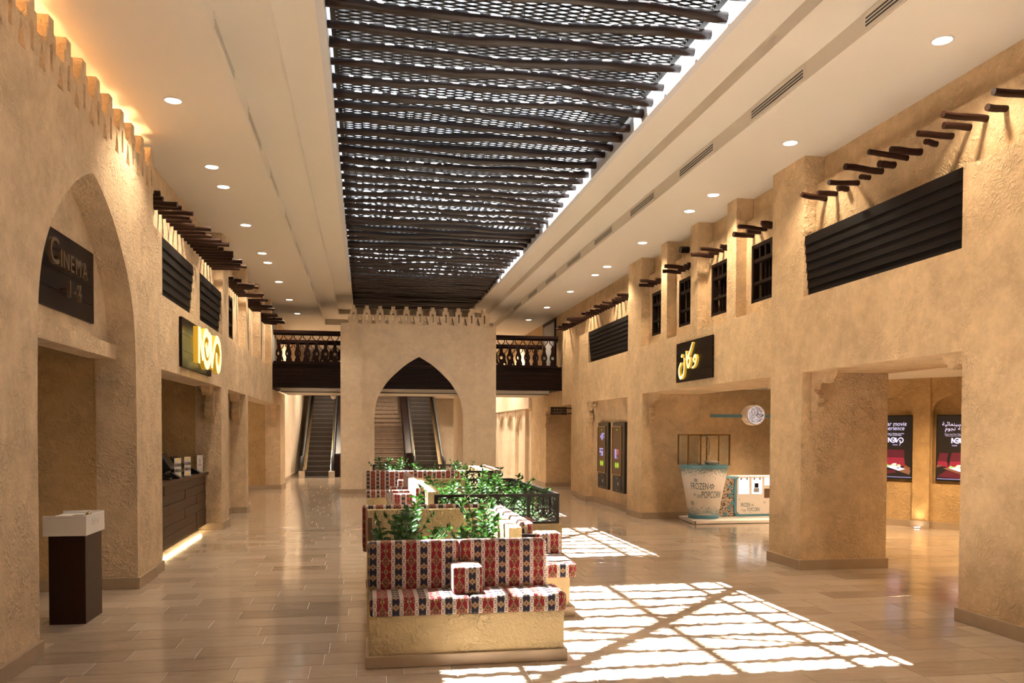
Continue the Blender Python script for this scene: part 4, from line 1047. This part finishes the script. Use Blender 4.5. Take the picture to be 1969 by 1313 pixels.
# ================================================================== PLANTS
def leaf_mesh(L=.085, W=.034):
    prof = [(0, .12), (.2, .75), (.42, 1), (.68, .78), (.88, .36), (1, 0)]; vs = []; fs = []
    for t, w_ in prof:
        z = .012 * math.sin(PI * t) - .018 * t * t
        vs += [(-W * .5 * w_, t * L, z + .006 * w_), (0, t * L, z - .001), (W * .5 * w_, t * L, z + .006 * w_)]
    for i in range(len(prof) - 1):
        a = i * 3; fs += [(a, a + 1, a + 4, a + 3), (a + 1, a + 2, a + 5, a + 4)]
    me = bpy.data.meshes.new('leaf'); me.from_pydata(vs, [], fs); me.polygons.foreach_set('use_smooth', [True] * len(fs)); me.materials.append(M['leaf']); return me
LEAF = leaf_mesh(); LEAFP = leaf_mesh(.10, .075); LEAFP.materials.clear(); LEAFP.materials.append(M['leaf_pale'])
pr_ = random.Random(21)
def frame(d, up=Vector((0, 0, 1))):
    y = d.normalized(); x = y.cross(up)
    if x.length < 1e-3: x = Vector((1, 0, 0))
    x.normalize(); z = x.cross(y); return x, y, z
def zz_plant(x, y, z0, ht, nst, label, spread=.22, detail=True, ls=1.30):
    t = thing('zz_plant', label, 'plant', (x, y, z0), 'leafy green plants in the planters'); base_ = Vector((x, y, z0))
    for k in range(nst):
        az = 2 * PI * (k + pr_.uniform(-.3, .3)) / nst; h = ht * pr_.uniform(.62, 1.0); sp_ = spread * pr_.uniform(.4, 1.1)
        b = Vector((math.cos(az) * .03, math.sin(az) * .03, 0)); tip = Vector((math.cos(az) * sp_ * 1.25, math.sin(az) * sp_ * 1.25, h))
        def P(s): return b * (1 - s) + Vector((tip.x * s ** 1.5, tip.y * s ** 1.5, tip.z * (s ** .92)))
        m = MB(); m.tube([P(i / 5) for i in range(6)], [.008 - .0055 * i / 5 for i in range(6)], 6)
        me = m.mesh('stem', 'stem', Vector((0, 0, 0)), True); st = link('stem', me, t)
        n = max(5, int(h / .066)); fol = MB() if not detail else None
        for i in range(n * 2 + 1):
            s = .22 + .78 * ((i // 2) + 1) / n if i < n * 2 else 1.0
            s = min(1, s); p = P(s); d = (P(min(1, s + .03)) - P(s - .03)).normalized(); side = d.cross(Vector((math.cos(az), math.sin(az), .3))).normalized()
            sg = 1 if i % 2 else -1
            dirn = (side * sg * .9 + d * (.55 if i < n * 2 else 3) + Vector((pr_.uniform(-.25, .25), pr_.uniform(-.25, .25), pr_.uniform(-.1, .2)))).normalized()
            X, Yv, Z = frame(dirn, d * .6 + Vector((math.cos(az), math.sin(az), .6))); sc = ls * pr_.uniform(.75, 1.15) * (1 - .35 * max(0, s - .6))
            mt = Matrix(((X.x * sc, Yv.x * sc, Z.x * sc, p.x), (X.y * sc, Yv.y * sc, Z.y * sc, p.y), (X.z * sc, Yv.z * sc, Z.z * sc, p.z), (0, 0, 0, 1)))
            if detail:
                o = bpy.data.objects.new('leaf', LEAF); COL.objects.link(o); o.parent = st; o.matrix_local = mt
            else:
                fol.add([mt @ v.co for v in LEAF.vertices], [tuple(q.vertices) for q in LEAF.polygons])
        if fol:
            me = fol.mesh('foliage', 'leaf', Vector((0, 0, 0)), True); o = link('foliage', me, st); o['kind'] = 'stuff'
zz_plant(.20, 7.05, .41, .50, 6, 'dark leafy plant at the left end of the first planter', .16)
zz_plant(.36, 7.35, .41, .60, 7, 'tall dark leafy plant in the first planter, behind the left end plant', .17)
zz_plant(.44, 6.85, .41, .42, 6, 'dark leafy plant near the front bench back, left of its middle', .16)
zz_plant(.62, 6.75, .41, .31, 4, 'small leafy plant alone in the middle of the first planter', .12)
zz_plant(.86, 6.95, .41, .44, 6, 'bright sunlit leafy plant in the first planter', .15)
zz_plant(1.02, 7.25, .41, .58, 7, 'tall sunlit leafy plant beside the right wall of the first planter', .15)
zz_plant(.98, 6.55, .41, .28, 3, 'low leafy plant at the right end of the first planter', .12)
for i, (x, y, h, n, lab) in enumerate([(1.10, 11.1, .50, 8, 'bushy green plant behind the near lattice fence, at its left end'), (1.12, 12.3, .62, 8, 'tall dark green plant against the white-topped wall of the second planter'), (1.45, 11.5, .42, 6, 'leafy plant in the second planter before the low plaster wall'), (1.70, 12.6, .55, 7, 'spreading green plant in the middle of the second planter'), (1.95, 11.4, .50, 7, 'leafy green plant behind the near lattice fence, right of its middle'), (2.18, 12.4, .62, 8, 'tall bright plant by the right lattice fence, far end'), (2.2, 11.2, .50, 7, 'bright green plant at the right corner of the lattice fence'), (2.0, 13.3, .62, 7, 'dark green plant at the far right of the second planter')]):
    zz_plant(x, y, .42, h * .95, n - 2, lab, .26, False, 1.3)
for i, (x, y, h, n, lab) in enumerate([(.35, 16.9, .62, 7, 'dark leafy plant behind the long bench, at its left end'), (.62, 17.3, .58, 6, 'dark leafy plant behind the long bench, second from the left end'), (1.22, 17.0, .52, 7, 'leafy plant behind the middle of the long bench'), (1.5, 17.2, .44, 6, 'bright leafy plant behind the long bench, right of its middle'), (1.85, 16.8, .58, 5, 'slender leafy plant behind the right end of the long bench')]):
    zz_plant(x, y, .44, h * .95, n - 1, lab, .26, False, 1.3)
zz_plant(1.90, 16.40, .44, .56, 5, 'slender plant beside the white-topped wall at the end of the long bench', .16, False, 1.1)
gc = MB()
for i in range(620):
    x, y = pr_.uniform(.98, 2.34), pr_.uniform(10.42, 13.6); a = pr_.uniform(0, 2 * PI); X, Yv, Z = frame(Vector((math.cos(a), math.sin(a), pr_.uniform(-.2, .5)))); p = Vector((x, y, .43 + pr_.uniform(0, .17))); sc = pr_.uniform(.6, 1.2)
    gc.add([p + (X * v.co.x + Yv * v.co.y + Z * v.co.z) * sc for v in LEAFP.vertices], [tuple(q.vertices) for q in LEAFP.polygons])
tag(gc.build('ground_foliage', 'leaf_pale', None, True, fix=False), 'low pale green foliage covering the lattice-fenced planter', 'foliage', kind='stuff')
for i, (x, y, z0, h, r) in enumerate([(.47, 7.55, .41, .30, .012), (.56, 6.95, .41, .20, .013), (1.07, 7.0, .41, .26, .012), (2.25, 10.9, .42, .36, .014), (1.6, 11.0, .42, .26, .014)]):
    tag(MB().tube([(x, y, z0), (x, y, z0 + h)], r, 8).build('garden_stake', 'twig'), 'short bare wooden stake among the leaves, %s from the entrance' % nth([1, 0, 2, 3, 4][i]), 'stake', 'wooden stakes in the planters')

# ================================================================== TICKET MACHINES
def machine(ya, yb, label, art):
    t = thing('ticket_machine', label, 'ticket machine', (5.10, (ya + yb) / 2, .36), 'ticket machines in the right recess')
    X = 5.10; MB().box(X - .055, X, ya, yb, .355, 1.775).build('cabinet', 'black_plastic', t, bev=.006)
    w_ = yb - ya; a, b = ya + w_ * .22, yb - w_ * .02
    m = MB(); m.box(X - .075, X - .055, a, b, .70, .72); m.box(X - .075, X - .055, a, b, 1.68, 1.70); m.box(X - .075, X - .055, a, a + .02, .72, 1.68); m.box(X - .075, X - .055, b - .02, b, .72, 1.68); m.build('bezel', 'bronze', t)
    MB().box(X - .062, X - .055, a + .02, b - .02, .72, 1.68).build('screen', 'screen_brown', t)
    q0, q1 = a + .02, b - .02; W_ = q1 - q0
    def el(u, v, ru, rv, mat, n=16):
        pts = [(q1 - (u + ru * math.cos(2 * PI * i / n)) * W_, .72 + (v + rv * math.sin(2 * PI * i / n)) * .96) for i in range(n)]
        MB().prism(pts, 'x', X - .064, X - .062).build('screen_graphic', mat, t)
    def rc(u0, u1, v0, v1, mat): MB().box(X - .064, X - .062, q1 - u0 * W_, q1 - u1 * W_, .72 + v0 * .96, .72 + v1 * .96).build('screen_graphic', mat, t)
    el(.40, .19, .10, .06, 'screen_lime'); el(.64, .19, .10, .06, 'screen_lime'); el(.5, .94, .06, .012, 'screen_lime')
    if art:
        rc(.2, .72, .50, .53, 'screen_blue'); rc(.48, .70, .36, .47, 'screen_blue'); rc(.22, .40, .42, .48, 'screen_blue'); rc(.3, .36, .36, .38, 'screen_blue')
        m = MB()
        for i in range(4):
            for j in range(4):
                u, v = .55 + (i - j) * .075, .72 + (i + j) * .022
                m.prism([(q1 - (u + du) * W_, .72 + (v + dv) * .96) for du, dv in ((-.055, 0), (0, -.016), (.055, 0), (0, .016))], 'x', X - .064, X - .062)
        m.build('screen_graphic', 'screen_blue', t); rc(.55, .86, .84, .87, 'screen_blue')
    else:
        rc(.26, .46, .33, .53, 'screen_blue'); rc(.52, .74, .42, .53, 'screen_orange'); rc(.80, .92, .33, .48, 'screen_dark_red'); rc(.14, .22, .36, .50, 'screen_dark_red'); rc(.56, .62, .33, .35, 'screen_blue')
    MB().box(X - .063, X - .055, a + .02, b - .02, .40, .66).build('panel', 'rubber', t)
    MB().box(X - .068, X - .055, ya + w_ * .30, ya + w_ * .42, .645, .685).build('slot', 'rubber', t); MB().box(X - .066, X - .063, ya + w_ * .42, ya + w_ * .52, .50, .56).build('keyhole', 'grey_plastic', t)
    for z in (.625, .395): MB().box(X - .066, X - .055, (a + b) / 2 - .02, (a + b) / 2 + .02, z, z + .02).build('lock', 'chrome', t)
machine(16.92, 17.70, 'black wall ticket machine with a blue grid on its screen', True)
machine(15.80, 16.61, 'black wall ticket machine with a red and blue picture on its screen', False)

# ================================================================== POPCORN KIOSK
pf = thing('kiosk_platform', 'low white kiosk platform with a slanted left end', 'platform', (6.5, 13.9, 0))
MB().prism([(5.544, 13.46), (7.9, 13.46), (7.9, 14.3), (7.3, 15.3), (6.08, 15.3), (6.08, 14.43), (5.65, 14.43)], 'z', .008, .058).build('deck', 'kiosk_white', pf, bev=.004)
MB().prism([(5.58, 13.49), (7.88, 13.49), (7.88, 14.28), (7.3, 15.25), (6.1, 15.25), (6.1, 14.41), (5.68, 14.41)], 'z', 0, .008).build('shadow_gap', 'rubber', pf)
MB().box(5.556, 5.580, 13.452, 13.46, .005, .058).build('trim', 'bronze', pf)
CX, CY = 5.937, 13.98
cup = thing('popcorn_cup_kiosk', 'giant cup-shaped popcorn stand with teal rim and lettering', 'kiosk', (CX, CY, .058))
R0, R1, Z0, Z1 = .262, .415, .125, .955
MB().lathe((CX, CY, 0), [(R0, Z0), (R0 + (R1 - R0) * .5, (Z0 + Z1) / 2), (R1, Z1)], 48).build('cup', 'kiosk_white', cup, smooth=True)
MB().lathe((CX, CY, 0), [(.25, .058), (.268, .062), (.268, .082), (.262, .085), (.262, .09), (.272, .094), (.272, .122), (.262, .127)], 48).build('foot_ring', 'teal', cup)
MB().lathe((CX, CY, 0), [(.40, .945), (.422, .948), (.428, 1.003), (.40, 1.008)], 48).build('rim', 'teal', cup)
def wrap(x, z, d=.003):
    """x = arc length from the camera-facing line at mid height, z height"""
    R = R0 + (R1 - R0) * (z - Z0) / (Z1 - Z0) + d; th = x / .35 + math.radians(-113); return (CX + R * math.cos(th), CY + R * math.sin(th), z)
def cup_text(body, size, x, z, sx=.8, shear=0.0):
    me = text_mesh(body, size, 0, sx=sx, shear=shear); a, b = width(me)
    bm = bmesh.new(); bm.from_mesh(me); bmesh.ops.triangulate(bm, faces=bm.faces[:]); bmesh.ops.subdivide_edges(bm, edges=[e_ for e_ in bm.edges if e_.calc_length() > .03], cuts=1); bm.to_mesh(me); bm.free()
    for v in me.vertices: v.co = Vector(wrap(x + v.co.x - a, z + v.co.y)) - WLOC[cup.name]
    me.materials.clear(); me.materials.append(M['teal_dark']); me.name = 'lettering'; link('lettering', me, cup); return b - a
def flake(x, z, r, mat, mp, six=6):
    m = MB()
    for k in range(six):
        a = PI * 2 * k / six + .26; c, s = math.cos(a), math.sin(a)
        pts = [(x + c * r * .18, z + s * r * .18), (x + c * r * .62 - s * r * .2, z + s * r * .62 + c * r * .2), (x + c * r, z + s * r), (x + c * r * .62 + s * r * .2, z + s * r * .62 - c * r * .2)]
        m.add([mp(*p) for p in pts], [(0, 1, 2, 3)])
    return m
w_ = cup_text('FROZEN', .165, -.225, .585, .50); flake(-.225 + w_ + .065, .64, .055, None, wrap).build('snowflake', 'teal_dark', cup)
flake(-.165, .49, .028, None, wrap).build('snowflake', 'teal_dark', cup); w2 = cup_text('ice', .115, -.125, .435, .62, .3); cup_text('POPCORN', .172, -.125 + w2 + .012, .435, .50)
for x, z, r in ((-.13, .745, .036), (-.235, .34, .045), (.2, .70, .0)):
    if r: flake(x, z, r, None, wrap).build('snowflake', 'teal_dark', cup)
m = MB(); q = random.Random(4)
for i in range(1500):
    th = q.uniform(-.62, .62)
    if i % 2: z = .945 - abs(q.gauss(0, .05))
    else: z = .13 + abs(q.gauss(0, .055)) + max(0, .03 * math.sin(th * 6 + 1.2))
    r = q.uniform(.004, .010)
    m.add([wrap(th + dx * r, z + dz * r, .0025) for dx, dz in ((-1, 0), (0, -1), (1, 0), (0, 1))], [(0, 1, 2, 3)])
o = m.build('printed_speckle', 'teal_frost', cup, fix=False); o['kind'] = 'stuff'
for x, z, r in ((-.12, .895, .05), (.16, .90, .05), (-.06, .20, .055), (.05, .25, .05), (.25, .19, .04)): flake(x, z, r, None, lambda a, b: wrap(a, b, .0045)).build('snowflake', 'kiosk_white', cup)
MB().lathe((CX, CY, 0), [(.40, .995), (.40, 1.0)], 40).build('top', 'lit_case', cup)
gx0, gx1, gy0, gy1 = 5.575, 6.345, 13.82, 14.28
m = MB()
for x in (gx0, gx1):
    for y in (gy0, gy1): m.box(x - .0116, x + .0116, y - .0116, y + .0116, 1.0, 1.5476)
m.box(gx0 + .22, gx0 + .242, gy0 - .011, gy0 + .011, 1.0, 1.54); m.box(gx0 + .53, gx0 + .55, gy1 - .011, gy1 + .011, 1.0, 1.54)
for y in (gy0, gy1): m.box(gx0, gx1, y - .011, y + .011, 1.525, 1.547)
for x in (gx0, gx1): m.box(x - .011, x + .011, gy0, gy1, 1.525, 1.547)
m.build('case_frame', 'bronze', cup)
m = MB(); m.box(gx0 + .012, gx0 + .218, gy0 - .002, gy0 + .002, 1.01, 1.525); m.box(gx0 + .245, gx1 - .012, gy0 - .002, gy0 + .002, 1.01, 1.525); m.build('glass_pane', 'glass', cup)
for x in (gx0, gx1): MB().box(x - .002, x + .002, gy0 + .012, gy1 - .012, 1.01, 1.525).build('glass_pane', 'glass', cup)
MB().tube(catmull([(5.86, 14.05, 1.0), (5.86, 14.05, 1.38), (5.90, 14.05, 1.49), (6.0, 14.05, 1.515), (6.06, 14.05, 1.44), (6.065, 14.05, 1.30), (6.05, 14.05, 1.17)], 5), .010, 8).build('spout', 'chrome', cup, smooth=True)
MB().tube([(5.86, 14.05, 1.32), (6.07, 14.05, 1.32)], .007, 6).build('spout_bar', 'chrome', cup)
t = thing('glass_bowl', 'clear glass bowl of popcorn on top of the giant cup', 'bowl', (6.04, 13.88, 1.0))
MB().lathe((6.04, 13.88, 1.0), [(.06, 0), (.115, .012), (.135, .06), (.14, .075), (.132, .075), (.11, .02), (.05, .01)], 20).build('bowl', 'glass', t, smooth=True)
m = MB(); m.lathe((6.04, 13.88, 1.012), [(.10, 0), (.125, .045), (.09, .065), (.03, .07)], 18); m.build('popcorn', 'kiosk_white', t)
# counter trolley
TY = 14.10
tr = thing('popcorn_counter', 'white and teal rounded popcorn counter with lit openings', 'counter', (7.1, TY + .4, .058))
def rrect(x0, x1, z0, z1, r, n=6):
    out = []
    for cx, cz, a0 in ((x1 - r, z1 - r, 0), (x0 + r, z1 - r, PI / 2), (x0 + r, z0 + r, PI), (x1 - r, z0 + r, 1.5 * PI)):
        for i in range(n + 1): a = a0 + PI / 2 * i / n; out.append((cx + r * math.cos(a), cz + r * math.sin(a)))
    return out
MB().prism(rrect(6.58, 7.78, .058, .775, .10), 'y', TY, TY + .45).build('body', 'teal', tr)
MB().prism(rrect(6.625, 7.74, .10, .771, .07), 'y', TY - .008, TY).build('front_panel', 'kiosk_white', tr)
MB().box(6.66, 7.74, TY - .012, TY + .45, .765, .782).build('worktop', 'white_lacquer', tr)
for a, b in ((6.655, 6.86), (6.91, 7.11)):
    MB().box(a, b, TY - .011, TY - .008, .465, .755).build('lit_opening', 'lit_case', tr)
    for x in (a + .045, b - .045): MB().box(x - .012, x + .012, TY - .02, TY - .011, .725, .755).build('clip', 'bronze', tr)
MB().box(7.155, 7.66, TY - .011, TY - .008, .62, .775).build('lit_opening', 'lit_case', tr)
MB().box(7.155, 7.66, TY - .011, TY - .008, .39, .56).build('display', 'brown_panel', tr)
MB().box(6.965, 7.035, TY - .02, TY - .011, .58, .66).build('dispenser', 'black_plastic', tr); MB().box(6.95, 7.05, TY - .018, TY - .011, .50, .57).build('dispenser_base', 'grey_plastic', tr)
FT = lambda x, z, d=0: (x, TY - .0105, z)
me_w = 0
for body, size, x, z, sx, sh in (('FROZEN', .098, 6.70, .235, .50, 0), ('ice', .068, 6.745, .15, .62, .3), ('POPCORN', .102, 6.828, .15, .50, 0)):
    text_part('lettering', body, size, .0006, 'teal_dark', tr, (x, TY - .0095, z), *FF, sx=sx, shear=sh)
for x, z, r in ((6.93, .262, .026), (6.725, .178, .015), (6.67, .37, .015), (7.05, .355, .008), (7.16, .31, .022), (7.28, .275, .02), (7.32, .39, .016), (6.89, .10 + .03, .012), (7.11, .115, .010), (7.24, .12, .012), (6.645, .115, .02)):
    flake(x, z, r, None, FT).build('snowflake', 'teal_dark', tr)
m = MB(); m.prism([(7.46 + .145 * math.cos(2 * PI * i / 28), .225 + .145 * math.sin(2 * PI * i / 28)) for i in range(28)], 'y', TY - .014, TY - .008); m.build('wheel_rim', 'bronze', tr)
m = MB(); q = random.Random(8)
for i in range(260):
    a, r = q.uniform(0, 2 * PI), .125 * math.sqrt(q.random()); x, z = 7.46 + r * math.cos(a), .225 + r * math.sin(a); s = q.uniform(.006, .013)
    m.add([(x + dx * s, TY - .016 + dy * s, z + dz * s) for dx, dy, dz in ((-1, 0, 0), (1, 0, 0), (0, 0, 1), (0, 0, -1), (0, -1, 0))], [(0, 4, 2), (1, 2, 4), (1, 4, 3), (0, 3, 4)])
m.build('popcorn_wheel', 'popcorn', tr, fix=False)['kind'] = 'stuff'
# popcorn-clad end panel between cup and counter
pp = thing('popcorn_display', 'popcorn-covered panel with teal discs between the cup and counter', 'panel', (6.45, 14.2, .058))
MB().box(6.28, 6.60, 14.14, 14.22, .058, .74).build('board', 'brown_panel', pp)
m = MB(); q = random.Random(14)
for i in range(700):
    x, z, s = q.uniform(6.28, 6.59), q.uniform(.065, .735), q.uniform(.010, .02)
    m.add([(x + dx * s, 14.135 + dy * s, z + dz * s) for dx, dy, dz in ((-1, 0, q.uniform(-.4, .4)), (1, 0, q.uniform(-.4, .4)), (0, 0, 1), (0, 0, -1), (q.uniform(-.3, .3), -1, 0))], [(0, 4, 2), (1, 2, 4), (1, 4, 3), (0, 3, 4)])
m.build('popcorn', 'popcorn', pp, fix=False)['kind'] = 'stuff'
for x, z in ((6.50, .60), (6.50, .44), (6.55, .30), (6.49, .22), (6.42, .10), (6.56, .52)): MB().tube([(x, 14.13, z), (x, 14.105, z)], .034, 14).build('disc', 'teal', pp)
# roundel on a teal arm
ra = thing('kiosk_roundel', 'round popcorn-print roundel on a teal horizontal arm above the kiosk', 'sign', (7.1, 14.4, 1.85))
MB().box(6.26, 7.47, 14.42, 14.47, 1.858, 1.915).build('arm', 'teal', ra); MB().prism(rrect(7.45, 7.51, .06, 1.913, .028), 'y', 14.422, 14.468).build('post', 'teal', ra)
MB().tube([(7.05, 14.46, 1.90), (7.05, 14.245, 1.90)], .185, 36).build('drum', 'kiosk_white', ra)
MB().tube([(7.05, 14.246, 1.90), (7.05, 14.238, 1.90)], .158, 36).build('face', 'roundel_face', ra)
m = MB(); q = random.Random(6)
for i in range(420):
    a, r = q.uniform(0, 2 * PI), .148 * math.sqrt(q.random()); x, z = 7.05 + r * math.cos(a), 1.90 + r * math.sin(a); s = q.uniform(.004, .011)
    m.add([(x - s, 14.2345, z), (x, 14.2345, z - s), (x + s, 14.2345, z), (x, 14.2345, z + s)], [(0, 1, 2, 3)], 0 if q.random() < .75 else 1)
m.build('print', ['popcorn', 'teal'], ra, fix=False)['kind'] = 'stuff'
for x, y, p in ((7.2, 12.6, 190), (7.4, 14.9, 330)): spot('lamp', (x, y, 2.48), p, None, 130, 1.0)

# ================================================================== LOBBY SCREENS
LEX, LEZ = LD, Vector((0, 0, 1))
def lob_axes(): return (tuple(LD), (0, 0, 1), tuple(LN))
def screen(s0, s1, label, kind):
    t = thing('poster_screen', label, 'screen', lob((s0 + s1) / 2, -.12, .8), 'advert screens in the lobby niches')
    def B(name, mat, a, b, d0, d1, z0, z1):
        m = MB(); lbox(m, a, b, d0, d1, z0, z1); return m.build(name, mat, t)
    B('case', 'black_plastic', s0, s1, -.12, -.045, .79, 1.885); B('display', 'screen_black', s0 + .012, s1 - .012, -.045, -.043, .81, 1.87)
    def poly(pts, mat, d=-.042):
        m = MB(); lprism(m, [(s0 + u * (s1 - s0), .81 + v * 1.06) for u, v in pts], d, d + .0008); m.build('picture', mat, t)
    poly([(.03, .012), (.97, .012), (.97, .022), (.03, .022)], 'screen_blue')
    if kind == 0:
        for o_, q in ((0, 'screen_red'), (-.68, 'screen_dark_red')):
            poly([(.25 + o_, .34), (.78 + o_, .34), (.76 + o_, .46), (.30 + o_, .46)][::1] if o_ == 0 else [(.03, .33), (.12, .33), (.12, .45), (.03, .45)], 'screen_dark_red'); poly([(.20 + o_, .20), (.80 + o_, .20), (.76 + o_, .335), (.22 + o_, .335)] if o_ == 0 else [(.03, .20), (.15, .20), (.13, .32), (.03, .32)], q)
        poly([(.76, .20), (.94, .14), (.94, .17), (.78, .22)], 'screen_orange'); poly([(.10, .05), (.55, .09), (.5, .13), (.1, .12)], 'screen_dark_red')
        poly([(.58, .12), (.92, .06), (.95, .13), (.78, .19)], 'screen_wood'); tx = 0
    else:
        poly([(.05, .29), (.30, .29), (.34, .42), (.10, .42)], 'screen_dark_red'); poly([(.03, .22), (.34, .20), (.31, .285), (.05, .30)], 'screen_red'); poly([(.38, .30), (.96, .30), (.96, .43), (.44, .43)], 'screen_dark_red'); poly([(.34, .18), (.96, .18), (.96, .295), (.40, .295)], 'screen_red'); poly([(.03, .05), (.9, .02), (.9, .12), (.3, .15)], 'screen_dark_red'); poly([(.02, .19), (.18, .22), (.16, .25), (.02, .23)], 'screen_wood'); poly([(.20, .18), (.40, .21), (.9, .12), (.7, .09)], 'screen_wood'); tx = .14
    poly([(.20 + tx, .19), (.45 + tx, .215), (.80 + tx * .3, .15), (.62 + tx, .12)], 'screen_white', -.0415)
    for u, v, r, mt in ((.28, .205, .045, 'screen_green'), (.36, .20, .03, 'screen_green'), (.48, .215, .06, 'screen_food'), (.52, .225, .04, 'screen_white'), (.62, .20, .055, 'screen_food'), (.60, .165, .04, 'screen_blue')):
        poly([(u + tx + r * math.cos(2 * PI * i / 10), v + r * .42 * math.sin(2 * PI * i / 10)) for i in range(10)], mt, -.041)
    W_ = s1 - s0
    def txt(body, size, u, v, sx=1.0, sh=0.0, right=False):
        me = text_mesh(body, size, .0004, sx=sx, shear=sh); a, b = width(me); x = s0 + u * W_ - (b if right else a)
        me.materials.clear(); me.materials.append(M['screen_white']); me.name = 'lettering'
        me.transform(basis(lob(x, -.0425, .81 + v * 1.06) - WLOC[t.name], *lob_axes())); link('lettering', me, t)
    if kind == 0:
        txt('star movie', .105, .82, .845, .88, .2, True); txt('experience', .105, .76, .775, .88, .2, True); txt('A 7', .105, .07, .845, .8, .2)
        txt('Enjoy a dining voucher', .036, .76, .71, .9, 0, True); txt('with every 7 Star movie ticket', .036, .68, .685, .8, 0, True)
    else:
        AF = lambda s: ''.join(chr(c) for c in s)
        # presentation forms in visual (left-to-right) order: "سينمائية" and "سبعة نجوم"
        w1 = AF([0xFE94, 0xFEF4, 0xFE8B, 0xFE8E, 0xFEE4, 0xFEE8, 0xFEF4, 0xFEB3]); w0 = AF([0xFE94, 0xFE91, 0xFEAE, 0xFEA0, 0xFE97]); w2_ = AF([0xFEE1, 0xFEEE, 0xFEA0, 0xFEE7]); w3 = AF([0xFE94, 0xFECC, 0xFE92, 0xFEB3])
        txt(w1, .088, .16, .845, 1.0); txt(w0, .088, .72, .845, .8); txt(w2_, .088, .24, .775, 1.0); txt(w3, .088, .60, .775, 1.0)
        for v in (.71, .685): txt(w1 + ' ' + w2_ + ' ' + w3 + ' ' + w1, .024, .22 + (.71 - v), v, 1.0)
    fn = lambda x, y, d: lob(s0 + W_ * (.30 if kind == 0 else .42) + x, d, .81 + .575 * 1.06 + y)
    for p in NV: m = MB(); m.stroke([(q[0] * .078, q[1] * .085) for q in p], .017, -.0425, -.0415, fn); m.build('logo_stroke', 'screen_white', t, fix=False)
    m = MB(); m.stroke([(x * .078, y * .085) for x, y in NO], .017, -.0425, -.0415, fn, False, closed=True); m.build('logo_stroke', 'screen_white', t, fix=False)
    txt('7', .07, .62 if kind == 0 else .74, .525, .9, .2)
    MB().add([lob(s0 + W_ * u, -.042, .81 + v * 1.06) for u, v in ((.44, .53), (.58, .53), (.58, .545), (.44, .545))], [(0, 1, 2, 3)]).build('logo_stroke', 'screen_blue', t)
screen(-.16, .432, 'black advert screen with English text and a red recliner, near the pillar', 0)
screen(.808, 1.36, 'black advert screen with Arabic text and red recliners, nearer the camera pier', 1)
t = thing('floor_uplight', 'small round lit uplight at the foot of the lobby column', 'uplight', lob(.6, .17, 0))
c = lob(.6, .17, 0); MB().lathe(c, [(.055, 0), (.055, .012), (.045, .014)], 20).build('ring', 'chrome', t); MB().lathe(c, [(.044, .013), (.044, .0165), (.02, .018)], 20).build('lens', 'lamp_lens', t)
spot('lamp', tuple(c + Vector((0, 0, .03))), 6, None, 75, 1.0, (1, .66, .30), .03, tuple(Vector((0, 0, 1)) - LN * .25))
for x, y, p in ((8.6, 11.2, 230), (7.6, 8.0, 190), (9.4, 9.4, 170), (7.4, 5.0, 150)): spot('lamp', (x, y, 2.47), p, None, 140, 1.0, (1, .68, .36))
